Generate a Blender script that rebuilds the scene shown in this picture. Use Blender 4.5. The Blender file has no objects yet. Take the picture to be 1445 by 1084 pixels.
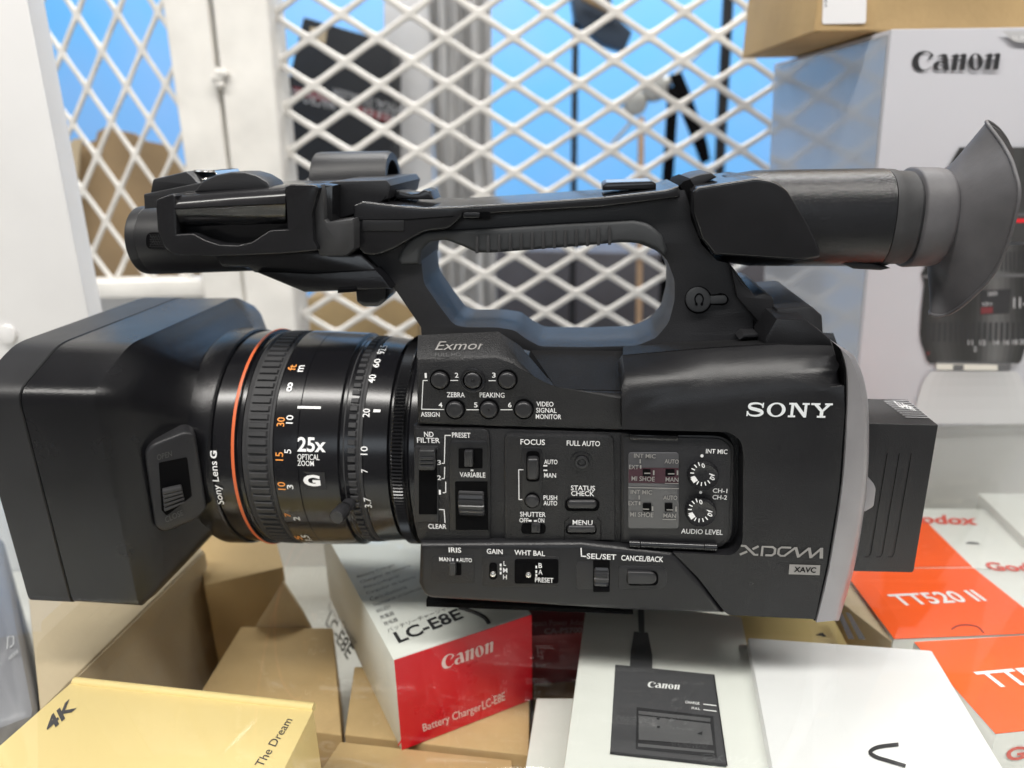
import bpy, bmesh, math, random
from mathutils import Vector, Matrix
random.seed(7)
S = bpy.context.scene
COL = S.collection
rad = math.radians

# ---------------------------------------------------------------- camera
F = 1002.0; CAMH = .215; PITCH = 19.0; ROLL = -1.0
cd = bpy.data.cameras.new('camera'); cam = bpy.data.objects.new('camera', cd); COL.objects.link(cam)
cd.sensor_width = 36; cd.lens = F/1445*36; cd.clip_start = .01; cd.clip_end = 50
cd.dof.use_dof = True; cd.dof.focus_distance = .305; cd.dof.aperture_fstop = 6.5
RC = Matrix.Rotation(rad(90-PITCH), 3, 'X') @ Matrix.Rotation(rad(ROLL), 3, 'Z')
cam.matrix_world = Matrix.Translation((0, 0, CAMH)) @ RC.to_4x4()
S.camera = cam
C0 = Vector((0, 0, CAMH))

# ---------------------------------------------------------------- light
w = bpy.data.worlds.new('World'); S.world = w; w.use_nodes = True
bg = w.node_tree.nodes['Background']; bg.inputs[0].default_value = (1, .97, .93, 1); bg.inputs[1].default_value = .15

def area(name, loc, target, sx, sy, power, col=(1, 1, 1)):
    l = bpy.data.lights.new(name, 'AREA'); l.shape = 'RECTANGLE'; l.size = sx; l.size_y = sy; l.energy = power; l.color = col
    o = bpy.data.objects.new(name, l); COL.objects.link(o); o.location = loc
    d = Vector(target)-Vector(loc); o.rotation_euler = d.to_track_quat('-Z', 'Y').to_euler()
    return o
area('ceiling_light', (-.3, -.45, 2.0), (-.3, .3, 0), 4.8, .26, 112, (1, .97, .92))
area('ceiling_light', (.3, 1.55, 2.3), (.3, 2.05, 0), 2.5, .45, 96, (1, .99, .97))
area('shop_front_window', (-.4, -3.2, 1.1), (-.4, .3, .2), 2.6, .8, 14, (.84, .92, 1))
vs = S.view_settings; vs.view_transform = 'Standard'; vs.look = 'None'; vs.exposure = 0.0; vs.gamma = 1.0
vs.use_curve_mapping = False

# ---------------------------------------------------------------- projection helpers (photo pixel -> point on a real plane)
def ray(x, y): return RC @ Vector(((x-722.5)/F, -(y-542)/F, -1))
def PZ(x, y, z): d = ray(x, y); return C0+d*((z-CAMH)/d.z)
def PY(x, y, Y): d = ray(x, y); return C0+d*(Y/d.y)
def PN(x, y, p, n):
    d = ray(x, y); n = Vector(n); return C0+d*((Vector(p)-C0).dot(n)/d.dot(n))
YAW = rad(-6); LR = Matrix.Rotation(YAW, 3, 'Z'); L0 = Vector((0, .29, 0)); LI = LR.transposed()
CL = LI @ (C0-L0)
def rl(x, y): return LI @ ray(x, y)
def P(x, y, w=0.): d = rl(x, y); return CL+d*((w-CL.y)/d.y)
def PX(x, y, X): d = rl(x, y); return CL+d*((X-CL.x)/d.x)
def PLN(x, y, p, n):
    d = rl(x, y); n = Vector(n); return CL+d*((Vector(p)-CL).dot(n)/d.dot(n))

# ---------------------------------------------------------------- materials
def mat(name, col, rough=.5, metal=0, bump=0, bscale=800, var=0, vscale=30, coat=0, spec=.5, detail=2, stretch=None, alpha=None):
    m = bpy.data.materials.new(name); m.use_nodes = True; nt = m.node_tree; b = nt.nodes['Principled BSDF']
    b.inputs['Base Color'].default_value = (*col, 1); b.inputs['Roughness'].default_value = rough
    b.inputs['Metallic'].default_value = metal; b.inputs['Specular IOR Level'].default_value = spec
    if coat: b.inputs['Coat Weight'].default_value = coat; b.inputs['Coat Roughness'].default_value = .08
    tc = nt.nodes.new('ShaderNodeTexCoord'); src = tc.outputs['Object']
    if stretch:
        mp = nt.nodes.new('ShaderNodeMapping'); mp.inputs['Scale'].default_value = stretch
        nt.links.new(src, mp.inputs[0]); src = mp.outputs[0]
    if bump:
        n = nt.nodes.new('ShaderNodeTexNoise'); n.inputs['Scale'].default_value = bscale; n.inputs['Detail'].default_value = detail
        nt.links.new(src, n.inputs['Vector'])
        bp = nt.nodes.new('ShaderNodeBump'); bp.inputs['Strength'].default_value = bump; bp.inputs['Distance'].default_value = .00034 if bscale >= 900 else .001
        nt.links.new(n.outputs['Fac'], bp.inputs['Height']); nt.links.new(bp.outputs[0], b.inputs['Normal'])
    if var:
        n = nt.nodes.new('ShaderNodeTexNoise'); n.inputs['Scale'].default_value = vscale; n.inputs['Detail'].default_value = 6
        nt.links.new(src, n.inputs['Vector'])
        r = nt.nodes.new('ShaderNodeValToRGB'); r.color_ramp.elements[0].position = .3; r.color_ramp.elements[1].position = .7
        r.color_ramp.elements[0].color = (*[c*(1-var) for c in col], 1); r.color_ramp.elements[1].color = (*[min(1, c*(1+var)) for c in col], 1)
        nt.links.new(n.outputs['Fac'], r.inputs[0]); nt.links.new(r.outputs[0], b.inputs['Base Color'])
        mr = nt.nodes.new('ShaderNodeMapRange'); mr.inputs[3].default_value = max(.02, rough-.06); mr.inputs[4].default_value = min(1, rough+.1)
        nt.links.new(n.outputs['Fac'], mr.inputs[0]); nt.links.new(mr.outputs[0], b.inputs['Roughness'])
    return m
M = {}
M['body'] = mat('black_textured_plastic', (.0125, .0125, .0138), .42, bump=.95, bscale=1500, var=.15, vscale=60, spec=.4)
M['cover'] = mat('black_satin_plastic', (.0115, .0115, .013), .29, bump=.36, bscale=2000, var=.12, vscale=50, spec=.42)
M['handle'] = mat('black_smooth_plastic', (.019, .019, .021), .38, bump=.3, bscale=1500, var=.15, vscale=40, spec=.36)
M['gloss'] = mat('black_gloss_plastic', (.0115, .0115, .013), .17, bump=.03, bscale=900, var=.15, vscale=40)
M['lens'] = mat('black_anodised_barrel', (.007, .007, .0085), .2, bump=.02, bscale=1500)
M['rubber'] = mat('dark_rubber', (.026, .026, .028), .62, bump=.12, bscale=900, var=.25, vscale=90)
M['eyecup'] = mat('grey_black_rubber', (.082, .079, .084), .55, bump=.06, bscale=700, var=.2, vscale=60)
M['grip'] = mat('grey_rubber_grip', (.034, .036, .039), .6, bump=.1, bscale=1500)
M['hoodfront'] = mat('hood_matt_plastic', (.009, .009, .0105), .43, bump=.15, bscale=1400, var=.15, vscale=40)
M['hood'] = mat('hood_plastic', (.006, .006, .0072), .23, bump=.3, bscale=1400, var=.15, vscale=40, spec=.42)
M['dark'] = mat('black_and_recess_shade', (.003, .003, .0035), .6, spec=.04)  # flat faces of this stand in for shade inside recesses; also plain black parts
M['battery'] = mat('dark_charcoal_plastic', (.017, .017, .0185), .3, bump=.3, bscale=1500, var=.15, vscale=40)
M['knob'] = mat('dark_grey_controls', (.022, .022, .024), .3, bump=.04, bscale=1500)
M['deck'] = mat('black_rough_plastic', (.012, .012, .013), .6, bump=.8, bscale=1500, var=.15, vscale=60, spec=.14)
M['white'] = mat('white_ink', (.82, .82, .82), .5)
M['logo'] = mat('logo_bright_metal', (.9, .93, .95), .3, metal=.25)
M['grey'] = mat('grey_ink', (.28, .27, .26), .45, metal=.3)
M['faint'] = mat('faint_moulded_ink', (.05, .05, .05), .4)
M['orange_ink'] = mat('orange_ink', (.8, .3, .06), .5)
M['red_ring'] = mat('orange_red_ring', (.62, .12, .035), .42)
M['silver'] = mat('silver_painted_trim', (.33, .32, .335), .36, metal=.55, bump=.1, bscale=1800, var=.06, vscale=50)
M['metal'] = mat('bare_metal', (.75, .73, .7), .25, metal=1)
M['steel'] = mat('chrome', (.6, .6, .6), .3, metal=.8)
M['screen'] = mat('grey_clear_window', (.07, .07, .075), .16, coat=.4)
M['screen_red'] = mat('window_red_tint', (.045, .014, .021), .2, coat=.4)
M['tan'] = mat('tan_cardboard', (.50, .345, .165), .75, bump=.35, bscale=260, var=.14, vscale=14, detail=6)
M['tan2'] = mat('pale_cardboard', (.56, .45, .30), .75, bump=.3, bscale=260, var=.11, vscale=12, detail=6)
M['tan3'] = mat('brown_cardboard', (.33, .225, .12), .78, bump=.35, bscale=260, var=.15, vscale=14, detail=6)
M['yellow'] = mat('yellow_kraft_card', (.84, .66, .30), .6, bump=.06, bscale=400, var=.035, vscale=10, detail=6)
M['whitebox'] = mat('white_coated_card', (.76, .77, .73), .33, bump=.03, bscale=200, var=.035, vscale=16)
M['greybox'] = mat('silver_white_card', (.50, .50, .535), .3, bump=.02, bscale=200, var=.02, vscale=10)
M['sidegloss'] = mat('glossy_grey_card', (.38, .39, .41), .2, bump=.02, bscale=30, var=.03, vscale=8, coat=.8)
M['vbox'] = mat('bright_white_card', (.83, .83, .84), .3, bump=.02, bscale=150, var=.02, vscale=12)
M['red'] = mat('red_coated_card', (.68, .006, .02), .28, bump=.03, bscale=120, var=.06, vscale=20)
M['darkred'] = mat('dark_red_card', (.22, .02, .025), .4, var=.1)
M['orange'] = mat('orange_coated_card', (.94, .105, .004), .3, bump=.02, bscale=150, var=.04, vscale=15)
M['redink'] = mat('red_ink', (.72, .10, .07), .5)
M['black_ink'] = mat('black_ink', (.025, .025, .028), .5)
M['grey_print'] = mat('dark_grey_print', (.07, .07, .075), .35)
M['grey_print2'] = mat('mid_grey_print', (.11, .11, .115), .35)
M['lightgrey'] = mat('light_grey_print', (.42, .42, .43), .4)
M['refl_print'] = mat('printed_pale_grey', (.50, .50, .51), .3)
M['paint'] = mat('cream_white_paint', (.74, .72, .68), .42, bump=.4, bscale=90, var=.08, vscale=25, detail=5)
M['mesh'] = mat('white_enamel_mesh', (.66, .64, .605), .35, bump=.2, bscale=200, var=.1, vscale=40)
M['panel'] = mat('white_laminate', (.76, .75, .745), .4, bump=.04, bscale=60, var=.02)
M['bluewall'] = mat('sky_blue_wall', (.14, .46, .90), .55, var=.09, vscale=1.6)
M['bag'] = mat('grey_plastic_film', (.2, .2, .225), .3, bump=.25, bscale=40, var=.1, vscale=12)
M['film'] = mat('crinkled_plastic_film', (.74, .73, .72), .2, bump=.4, bscale=60, var=.16, vscale=45, stretch=(1, 1, .12), coat=.5)
M['blackbox'] = mat('black_matt_card', (.014, .015, .019), .5, var=.1)
M['darkgrey'] = mat('dark_grey_cabinet', (.085, .08, .09), .5, var=.08)
M['wood'] = mat('pale_wood', (.5, .33, .2), .5, var=.15, vscale=40)
M['floorwhite'] = mat('white_shelf_board', (.62, .61, .57), .5, var=.03)

def glass_material():
    m = bpy.data.materials.new('clear_shelf_glass'); m.use_nodes = True; nt = m.node_tree; nt.nodes.clear()
    o = nt.nodes.new('ShaderNodeOutputMaterial'); mx = nt.nodes.new('ShaderNodeMixShader')
    t = nt.nodes.new('ShaderNodeBsdfTransparent'); t.inputs[0].default_value = (.978, .985, .98, 1)
    g = nt.nodes.new('ShaderNodeBsdfGlossy'); g.inputs['Roughness'].default_value = .0
    fr = nt.nodes.new('ShaderNodeFresnel'); ge = nt.nodes.new('ShaderNodeNewGeometry')
    mr = nt.nodes.new('ShaderNodeMapRange'); mr.inputs[3].default_value = 1.52; mr.inputs[4].default_value = 1/1.52
    nt.links.new(ge.outputs['Backfacing'], mr.inputs[0]); nt.links.new(mr.outputs[0], fr.inputs[0])
    nt.links.new(fr.outputs[0], mx.inputs[0]); nt.links.new(t.outputs[0], mx.inputs[1]); nt.links.new(g.outputs[0], mx.inputs[2])
    nt.links.new(mx.outputs[0], o.inputs[0])
    return m
M['glass'] = glass_material()

# ---------------------------------------------------------------- mesh helpers
def link(name, me, m, parent=None, ang=38):
    if m is not None and not me.materials: me.materials.append(m)
    o = bpy.data.objects.new(name, me); COL.objects.link(o)
    if parent: o.parent = parent
    return o
def finish(name, bm, m, parent=None, ang=38, recalc=True):
    bmesh.ops.remove_doubles(bm, verts=bm.verts, dist=1e-7)
    if recalc: bmesh.ops.recalc_face_normals(bm, faces=bm.faces)
    for f in bm.faces: f.smooth = True
    for e in bm.edges:
        e.smooth = not (len(e.link_faces) == 2 and e.calc_face_angle(0) > rad(ang))
    me = bpy.data.meshes.new(name); bm.to_mesh(me); bm.free()
    return link(name, me, m, parent)
def thing(name, label, cat, loc=(0, 0, 0), rotz=0, group=None):
    o = bpy.data.objects.new(name, None); COL.objects.link(o); o.empty_display_size = .02
    o.location = loc; o.rotation_euler = (0, 0, rotz); return tag(o, label, cat, group)
def tag(o, label, cat, group=None):
    o['label'] = label; o['category'] = cat
    if group: o['group'] = group
    return o

def arcpts(pts, n=5):
    """round the corners that carry a third value (radius in the same units)"""
    out = []; N = len(pts)
    for i, p in enumerate(pts):
        if len(p) < 3: out.append((p[0], p[1])); continue
        a = Vector(pts[i-1][:2]); b = Vector(p[:2]); c = Vector(pts[(i+1) % N][:2]); r = p[2]
        u = (a-b); v = (c-b); r1 = min(r, u.length*.48); r2 = min(r, v.length*.48)
        s = b+u.normalized()*r1; e = b+v.normalized()*r2
        for k in range(n+1):
            t = k/n; q = s*(1-t)**2+b*2*t*(1-t)+e*t*t; out.append((q.x, q.y))
    return out
def catmull(pts, n=5, closed=True):
    out = []; N = len(pts); V = [Vector(p) for p in pts]
    for i in range(N if closed else N-1):
        p0, p1, p2, p3 = (V[(i-1) % N], V[i], V[(i+1) % N], V[(i+2) % N]) if closed else (V[max(i-1, 0)], V[i], V[i+1], V[min(i+2, N-1)])
        for k in range(n):
            t = k/n
            out.append(.5*((2*p1)+(p2-p0)*t+(2*p0-5*p1+4*p2-p3)*t*t+(3*p1-p0-3*p2+p3)*t**3))
    if not closed: out.append(V[-1])
    return [tuple(v) for v in out]
def rrect(x0, y0, x1, y1, r): return arcpts([(x0, y0, r), (x1, y0, r), (x1, y1, r), (x0, y1, r)])
def circ(x, y, r, n=32, ry=None): return [(x+r*math.cos(2*math.pi*i/n), y+(ry or r)*math.sin(2*math.pi*i/n)) for i in range(n)]

def ext(bm, pts3, vec, bev=0, seg=2, side=False):
    """solid from a front outline (3-D points) pushed along vec; bevel the front edge"""
    a = [bm.verts.new(p) for p in pts3]; b = [bm.verts.new(Vector(p)+Vector(vec)) for p in pts3]; n = len(a)
    ff = bm.faces.new(a); bm.faces.new(b[::-1]); fs = []
    for i in range(n): fs.append(bm.faces.new((a[(i+1) % n], a[i], b[i], b[(i+1) % n])))
    bmesh.ops.recalc_face_normals(bm, faces=[ff]+fs)
    if bev:
        es = list(ff.edges)
        if side:
            for f in fs: es += list(f.edges)
        es = list(set(es))
        bmesh.ops.bevel(bm, geom=es, offset=bev, segments=seg, profile=.5, affect='EDGES', clamp_overlap=True)
def prism(bm, px, w0, w1, bev=0, seg=2, wp=None, side=False):
    """outline in photo pixels on the camcorder plane wp (default w0), solid from w0 to w1"""
    q = [P(x, y, w0 if wp is None else wp) for x, y in arcpts(px)]
    ext(bm, [(p.x, w0, p.z) for p in q], (0, w1-w0, 0), bev, seg, side)
def part(name, px, w0, w1, m, parent, bev=.0008, seg=2, ang=38, side=False):
    bm = bmesh.new(); prism(bm, px, w0, w1, bev, seg, None, side); return finish(name, bm, m, parent, ang)
def loft(bm, rings, cap0=True, cap1=True, closed=True):
    R = [[bm.verts.new(p) for p in r] for r in rings]
    n = len(R[0])
    for a, b in zip(R, R[1:]):
        for i in range(n if closed else n-1): bm.faces.new((a[i], a[(i+1) % n], b[(i+1) % n], b[i]))
    if cap0: bm.faces.new(R[0][::-1])
    if cap1: bm.faces.new(R[-1])
def lathe(bm, prof, c, n=128, cap0=False, cap1=False):
    """profile (x, r) turned about the camcorder's long axis through c=(w,z)"""
    rings = [[(x, c[0]-r*math.cos(2*math.pi*i/n), c[1]+r*math.sin(2*math.pi*i/n)) for i in range(n)] for x, r in prof]
    loft(bm, rings, cap0, cap1)
def box8(bm, v, bev=0, seg=2):
    """v: four top corners then four bottom corners"""
    vs_ = [bm.verts.new(p) for p in v]
    fs = [bm.faces.new([vs_[i] for i in q]) for q in ((0, 1, 2, 3), (7, 6, 5, 4), (0, 4, 5, 1), (1, 5, 6, 2), (2, 6, 7, 3), (3, 7, 4, 0))]
    bmesh.ops.recalc_face_normals(bm, faces=fs)
    if bev: bmesh.ops.bevel(bm, geom=list({e for f in fs for e in f.edges}), offset=bev, segments=seg, profile=.5, affect='EDGES', clamp_overlap=True)
def cuboid(bm, x0, x1, y0, y1, z0, z1, bev=0):
    box8(bm, [(x0, y0, z1), (x1, y0, z1), (x1, y1, z1), (x0, y1, z1), (x0, y0, z0), (x1, y0, z0), (x1, y1, z0), (x0, y1, z0)], bev)
def tube(bm, pts, r, n=10):
    pts = [Vector(p) for p in pts]; rings = []
    for i, p in enumerate(pts):
        d = (pts[min(i+1, len(pts)-1)]-pts[max(i-1, 0)]).normalized()
        u = d.cross(Vector((0, 0, 1)) if abs(d.z) < .9 else Vector((1, 0, 0))).normalized(); v = d.cross(u)
        rr = r[i] if isinstance(r, (list, tuple)) else r
        rings.append([p+u*rr*math.cos(2*math.pi*k/n)+v*rr*math.sin(2*math.pi*k/n) for k in range(n)])
    loft(bm, rings)

# ---------------------------------------------------------------- lettering helpers
_tc = {}
def glyphs(s, bold=0, shear=0):
    k = (s, bold, shear)
    if k in _tc: return _tc[k]
    c = bpy.data.curves.new('lettering', 'FONT'); c.body = s; c.size = 1; c.offset = bold; c.shear = shear; c.resolution_u = 3
    o = bpy.data.objects.new('lettering', c); me = bpy.data.meshes.new_from_object(o)
    v = [(p.co.x, p.co.y) for p in me.vertices]; f = [tuple(q.vertices) for q in me.polygons]
    bpy.data.objects.remove(o); bpy.data.curves.remove(c); bpy.data.meshes.remove(me)
    _tc[k] = (v, f); return v, f
def polys2d(polys):
    c = bpy.data.curves.new('outline', 'CURVE'); c.dimensions = '2D'; c.fill_mode = 'BOTH'
    for pl in polys:
        s = c.splines.new('POLY'); s.points.add(len(pl)-1); s.use_cyclic_u = True
        for p, q in zip(s.points, pl): p.co = (q[0], q[1], 0, 1)
    o = bpy.data.objects.new('outline', c); me = bpy.data.meshes.new_from_object(o)
    v = [(p.co.x, p.co.y) for p in me.vertices]; f = [tuple(q.vertices) for q in me.polygons]
    bpy.data.objects.remove(o); bpy.data.curves.remove(c); bpy.data.meshes.remove(me)
    return v, f
def ribbon(pts, wd):
    """closed outline of a stroke"""
    V = [Vector(p) for p in pts]; L, Rr = [], []
    for i, p in enumerate(V):
        d = (V[min(i+1, len(V)-1)]-V[max(i-1, 0)]).normalized(); nn = Vector((-d.y, d.x))
        ww = wd[i] if isinstance(wd, (list, tuple)) else wd
        L.append(tuple(p+nn*ww/2)); Rr.append(tuple(p-nn*ww/2))
    return L+Rr[::-1]
def put(bm, vf, fn):
    v, f = vf; vs_ = [bm.verts.new(fn(a, b)) for a, b in v]
    for q in f:
        try: bm.faces.new([vs_[i] for i in q])
        except ValueError: pass
def fit(vf):
    xs = [a for a, b in vf[0]]; ys = [b for a, b in vf[0]]
    return min(xs), max(xs), min(ys), max(ys)
def quadfit(bm, vf, O, X, Y):
    """map the glyph box on to the parallelogram O, O->X, O->Y"""
    x0, x1, y0, y1 = fit(vf); O = Vector(O); U = Vector(X)-O; W = Vector(Y)-O
    put(bm, vf, lambda a, b: O+U*((a-x0)/(x1-x0))+W*((b-y0)/(y1-y0)))
def txt(bm, s, x0, x1, yb, h, w=-.0003, yb1=None, bold=.010, vf=None):
    """flat lettering on the camcorder plane w; yb = baseline row at x0, yb1 = at x1, h = letter height, all photo pixels"""
    if yb1 is None: yb1 = yb+(x1-x0)*.034
    O = P(x0, yb, w); X = P(x1, yb1, w); hh = P(x0, yb-h, w).z-O.z
    quadfit(bm, vf or glyphs(s, bold), O, X, O+Vector((0, 0, hh)))
def flat(bm, px, w=-.0003):
    bm.faces.new([bm.verts.new(P(x, y, w)) for x, y in px])
def line(bm, pts, wd, w=-.0003):
    for a, b in zip(pts, pts[1:]):
        d = (Vector(b)-Vector(a)).normalized()*(wd/2); n = Vector((-d.y, d.x)); a_ = Vector(a)-d; b_ = Vector(b)+d
        flat(bm, [tuple(a_+n), tuple(b_+n), tuple(b_-n), tuple(a_-n)], w)
def inkobj(name, bm, m, parent):
    return finish(name, bm, m, parent, recalc=False)

CANON = polys2d([
 [(425,-232),(395,-200),(360,-183),(310,-178),(255,-190),(212,-222),(187,-265),(180,-300),(186,-340),(210,-375),(245,-393),(290,-400),(340,-393),(380,-370),(402,-350),(398,-345),(370,-368),(335,-382),(305,-380),(275,-362),(258,-330),(252,-295),(260,-250),(285,-215),(320,-195),(350,-192),(380,-205),(390,-225),(365,-255),(345,-285),(385,-258)],
 [(450,-248),(500,-222),(545,-215),(572,-225),(582,-260),(598,-392),(540,-392),(538,-372),(510,-388),(470,-395),(435,-385),(415,-355),(422,-320),(450,-297),(490,-290),(528,-295),(525,-255),(505,-240)],
 [(480,-325),(468,-350),(478,-375),(505,-380),(530,-360),(535,-330),(515,-308),(495,-308)],
 [(607,-245),(650,-225),(685,-215),(697,-222),(697,-240),(740,-220),(770,-214),(787,-222),(790,-240),(770,-392),(713,-392),(733,-250),(720,-242),(697,-258),(680,-392),(622,-392),(641,-250)],
 [(893+82*math.cos(t*math.pi/12), -307+92*math.sin(t*math.pi/12)) for t in range(24)],
 [(865,-240),(885,-224),(905,-232),(925,-360),(915,-380),(892,-385),(878,-370)],
 [(x+378, y) for x, y in [(607,-245),(650,-225),(685,-215),(697,-222),(697,-240),(740,-220),(770,-214),(787,-222),(790,-240),(770,-392),(713,-392),(733,-250),(720,-242),(697,-258),(680,-392),(622,-392),(641,-250)]]])
def slab(x0, x1, y, t): return [(x0, y), (x1, y), (x1, y+t), (x0, y+t)]
_sp = catmull([(1.16,.70),(1.02,.86),(.66,.93),(.28,.86),(.2,.7),(.36,.57),(.72,.49),(1.06,.38),(1.14,.24),(.94,.1),(.6,.06),(.26,.13),(.1,.32)], 5, False)
SONYV = [polys2d([q]) for q in (
 ribbon(_sp, [.10+.14*math.sin(math.pi*i/(len(_sp)-1))**2 for i in range(len(_sp))]),
 [(1.10,.62),(1.21,.62),(1.21,.97),(1.12,.97)], [(.04,.03),(.13,.03),(.16,.38),(.04,.38)])]+[polys2d([
 [(2.12+.66*math.cos(t*math.pi/18), .5+.5*math.sin(t*math.pi/18)) for t in range(36)],
 [(2.12+.40*math.cos(t*math.pi/18), .5+.40*math.sin(t*math.pi/18)) for t in range(36)],
 [(2.98,1),(3.50,1),(4.08,.34),(4.08,.87),(3.92,.87),(3.92,1),(4.42,1),(4.42,.87),(4.27,.87),(4.27,0),(4.08,0),(3.34,.84),(3.34,.13),(3.5,.13),(3.5,0),(2.98,0),(2.98,.13),(3.14,.13),(3.14,.87),(2.98,.87)],
 [(4.52,1),(5.16,1),(5.16,.87),(5.04,.87),(5.34,.55),(5.62,.87),(5.48,.87),(5.48,1),(6.02,1),(6.02,.87),(5.88,.87),(5.44,.42),(5.44,.13),(5.62,.13),(5.62,0),(5.02,0),(5.02,.13),(5.2,.13),(5.2,.42),(4.74,.87),(4.52,.87)]])]
XDV = [polys2d([ribbon(p, wd)]) for p, wd in (
 ([(.02,.9),(.35,.9),(1.15,.1),(1.45,.1)], .2), ([(1.4,.92),(.95,.62)], .2), ([(.55,.38),(0,.06)], .2),
 ([(1.72,.0),(1.72,.9),(2.5,.9),(2.72,.72),(2.72,.28),(2.5,.1),(2.0,.1)], .2),
 ([(3.95,.9),(3.2,.9),(3.0,.72),(3.0,.28),(3.2,.1),(3.5,.1),(4.3,.93)], .18),
 ([(4.3,.96),(4.62,.0)], .22), ([(4.6,.08),(5.35,.93)], .18), ([(5.34,.96),(5.58,.0)], .22), ([(5.58,.08),(6.25,.9)], .18), ([(6.28,1.),(6.38,.0)], .26))]
def multifit(bm, parts, O, X, Y, n):
    """several overlapping strokes, each a hair above the one before"""
    bb = [fit(p) for p in parts]; x0 = min(b[0] for b in bb); x1 = max(b[1] for b in bb); y0 = min(b[2] for b in bb); y1 = max(b[3] for b in bb)
    O = Vector(O); U = Vector(X)-O; W = Vector(Y)-O
    for i, p in enumerate(parts): put(bm, p, lambda a, b: O+U*((a-x0)/(x1-x0))+W*((b-y0)/(y1-y0))+Vector(n)*(i*.00002))
def stxt(bm, parts, x0, x1, yb, h, w, yb1):
    O = P(x0, yb, w); X = P(x1, yb1, w); multifit(bm, parts, O, X, O+Vector((0, 0, P(x0, yb-h, w).z-O.z)), (0, -1, 0))
def stroke(bm, pts, wd, fn):
    o = ribbon(pts, wd); n = len(pts); v = [bm.verts.new(fn(a, b)) for a, b in o]
    for i in range(n-1): bm.faces.new((v[i], v[i+1], v[2*n-2-i], v[2*n-1-i]))
_nt = M['bluewall'].node_tree; _r = [n_ for n_ in _nt.nodes if n_.type == 'VALTORGB'][0]
_r.color_ramp.elements[0].color = (.10, .46, .92, 1); _r.color_ramp.elements[1].color = (.24, .47, .90, 1)
# ================================================================ STRUCTURE
bm = bmesh.new(); cuboid(bm, -1.2, 1.2, -.1, .56, -.17, -.15); o = finish('shelf_board', bm, M['floorwhite']); tag(o, 'white shelf board under all the boxes', 'shelf')
o['kind'] = 'structure'
bm = bmesh.new(); cuboid(bm, -3, 3, 2.3, 2.34, -1.2, 1.5); o = finish('wall', bm, M['bluewall']); o['kind'] = 'structure'; tag(o, 'plain sky blue wall behind the white mesh grilles', 'wall')
bm = bmesh.new(); cuboid(bm, -3, 3, .9, 2.3, -1.22, -1.2); o = finish('floor', bm, M['darkgrey']); o['kind'] = 'structure'; tag(o, 'dark floor in the room behind the grilles', 'floor')
bm = bmesh.new(); cuboid(bm, -.62, .75, -.02, .72, -.006, 0, .0008); o = finish('glass_shelf', bm, M['glass']); tag(o, 'clear glass shelf that the black camcorder stands on', 'shelf')
bm = bmesh.new(); cuboid(bm, -.7, .9, .56, .575, -.15, -.008, .001); o = finish('back_board', bm, M['panel']); tag(o, 'white board closing the back of the shelf below the lens box', 'board')

# left white slab standing on the glass
bm = bmesh.new()
Yp = .46; q = [PY(-120, -60, Yp), PY(28, -60, Yp), PY(131, 470, Yp), PY(150, 560, Yp), PY(-60, 560, Yp)]
ext(bm, [(p.x, p.y, p.z) for p in q], (-.02, .05, 0), .003)
pan = thing('display_stand', 'glossy white panel with a round screw cap at the left edge', 'panel')
finish('side_panel', bm, M['panel'], pan)
bm = bmesh.new(); c = PY(13, 471, Yp)
ext(bm, [(c.x+.0055*math.cos(t*math.pi/12), Yp-.003, c.z+.0065*math.sin(t*math.pi/12)) for t in range(24)], (0, .004, 0), .0012)
finish('screw_cap', bm, M['panel'], pan)

# ================================================================ WHITE GRILLES
YM = .80
def strand(bm, a, b, wd=.0062, th=.005):
    a = Vector(a); b = Vector(b); d = (b-a).normalized(); n = Vector((0, 1, 0)).cross(d).normalized(); y = Vector((0, 1, 0))
    rings = []
    for t, k in ((0, 1.55), (.12, 1.15), (.3, 1), (.7, 1), (.88, 1.15), (1, 1.55)):
        p = a+(b-a)*t+y*random.uniform(-.0003, .0003); w2 = wd/2*k
        rings.append([p+n*w2*math.cos(2*math.pi*j/8)-y*th/2*math.sin(2*math.pi*j/8) for j in range(8)])
    loft(bm, rings)
def lattice(bm, O, U, V, ok, wd, rng):
    O = Vector(O); U = Vector(U); V = Vector(V)
    for i in range(-rng, rng+1):
        for j in range(-rng, rng+1):
            for di, dj in ((.5, .5), (-.5, .5)):
                for oi, oj in ((0, 0), (.5, .5)):
                    a = O+U*(i+oi)+V*(j+oj); b = a+U*di+V*dj
                    if ok((a+b)/2): strand(bm, a, b, wd)
g1 = thing('mesh_grille', 'white steel grille with tall narrow diamonds, left of the double post', 'grille', (0, 0, 0))
bm = bmesh.new()
O = PY(108.5, 21, YM+.004); U = (PY(223, 17, YM+.004)-O)/2; V = PY(123, 124, YM+.004)-O
xl = lambda z: PY(235, 100, YM).x
xr_ = PY(250, 100, YM).x+.012; zb = PY(200, 404, YM).z
lattice(bm, O, U, V, lambda p: -.62 < p.x < xr_ and zb-.01 < p.z < .62, .0053, 12)
finish('diamond_mesh', bm, M['mesh'], g1)
def post(bm, a, b, wd, dep, Y, bev=.003):
    """upright whose left edge runs through the pixels a (top) and b (bottom)"""
    A = PY(*a, Y); B = PY(*b, Y); d = (B-A)/(B.z-A.z)
    T = A+d*(.65-A.z); Bt = A+d*(-.5-A.z)
    box8(bm, [T, T+Vector((wd, 0, 0)), T+Vector((wd, dep, 0)), T+Vector((0, dep, 0)), Bt, Bt+Vector((wd, 0, 0)), Bt+Vector((wd, dep, 0)), Bt+Vector((0, dep, 0))], bev, 3)
wd1 = PY(297, 0, YM-.02).x-PY(230, 0, YM-.02).x
bm = bmesh.new(); post(bm, (228, 0), (283, 390), wd1-.002, .05, YM-.02); finish('upright_post', bm, M['paint'], g1)
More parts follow.
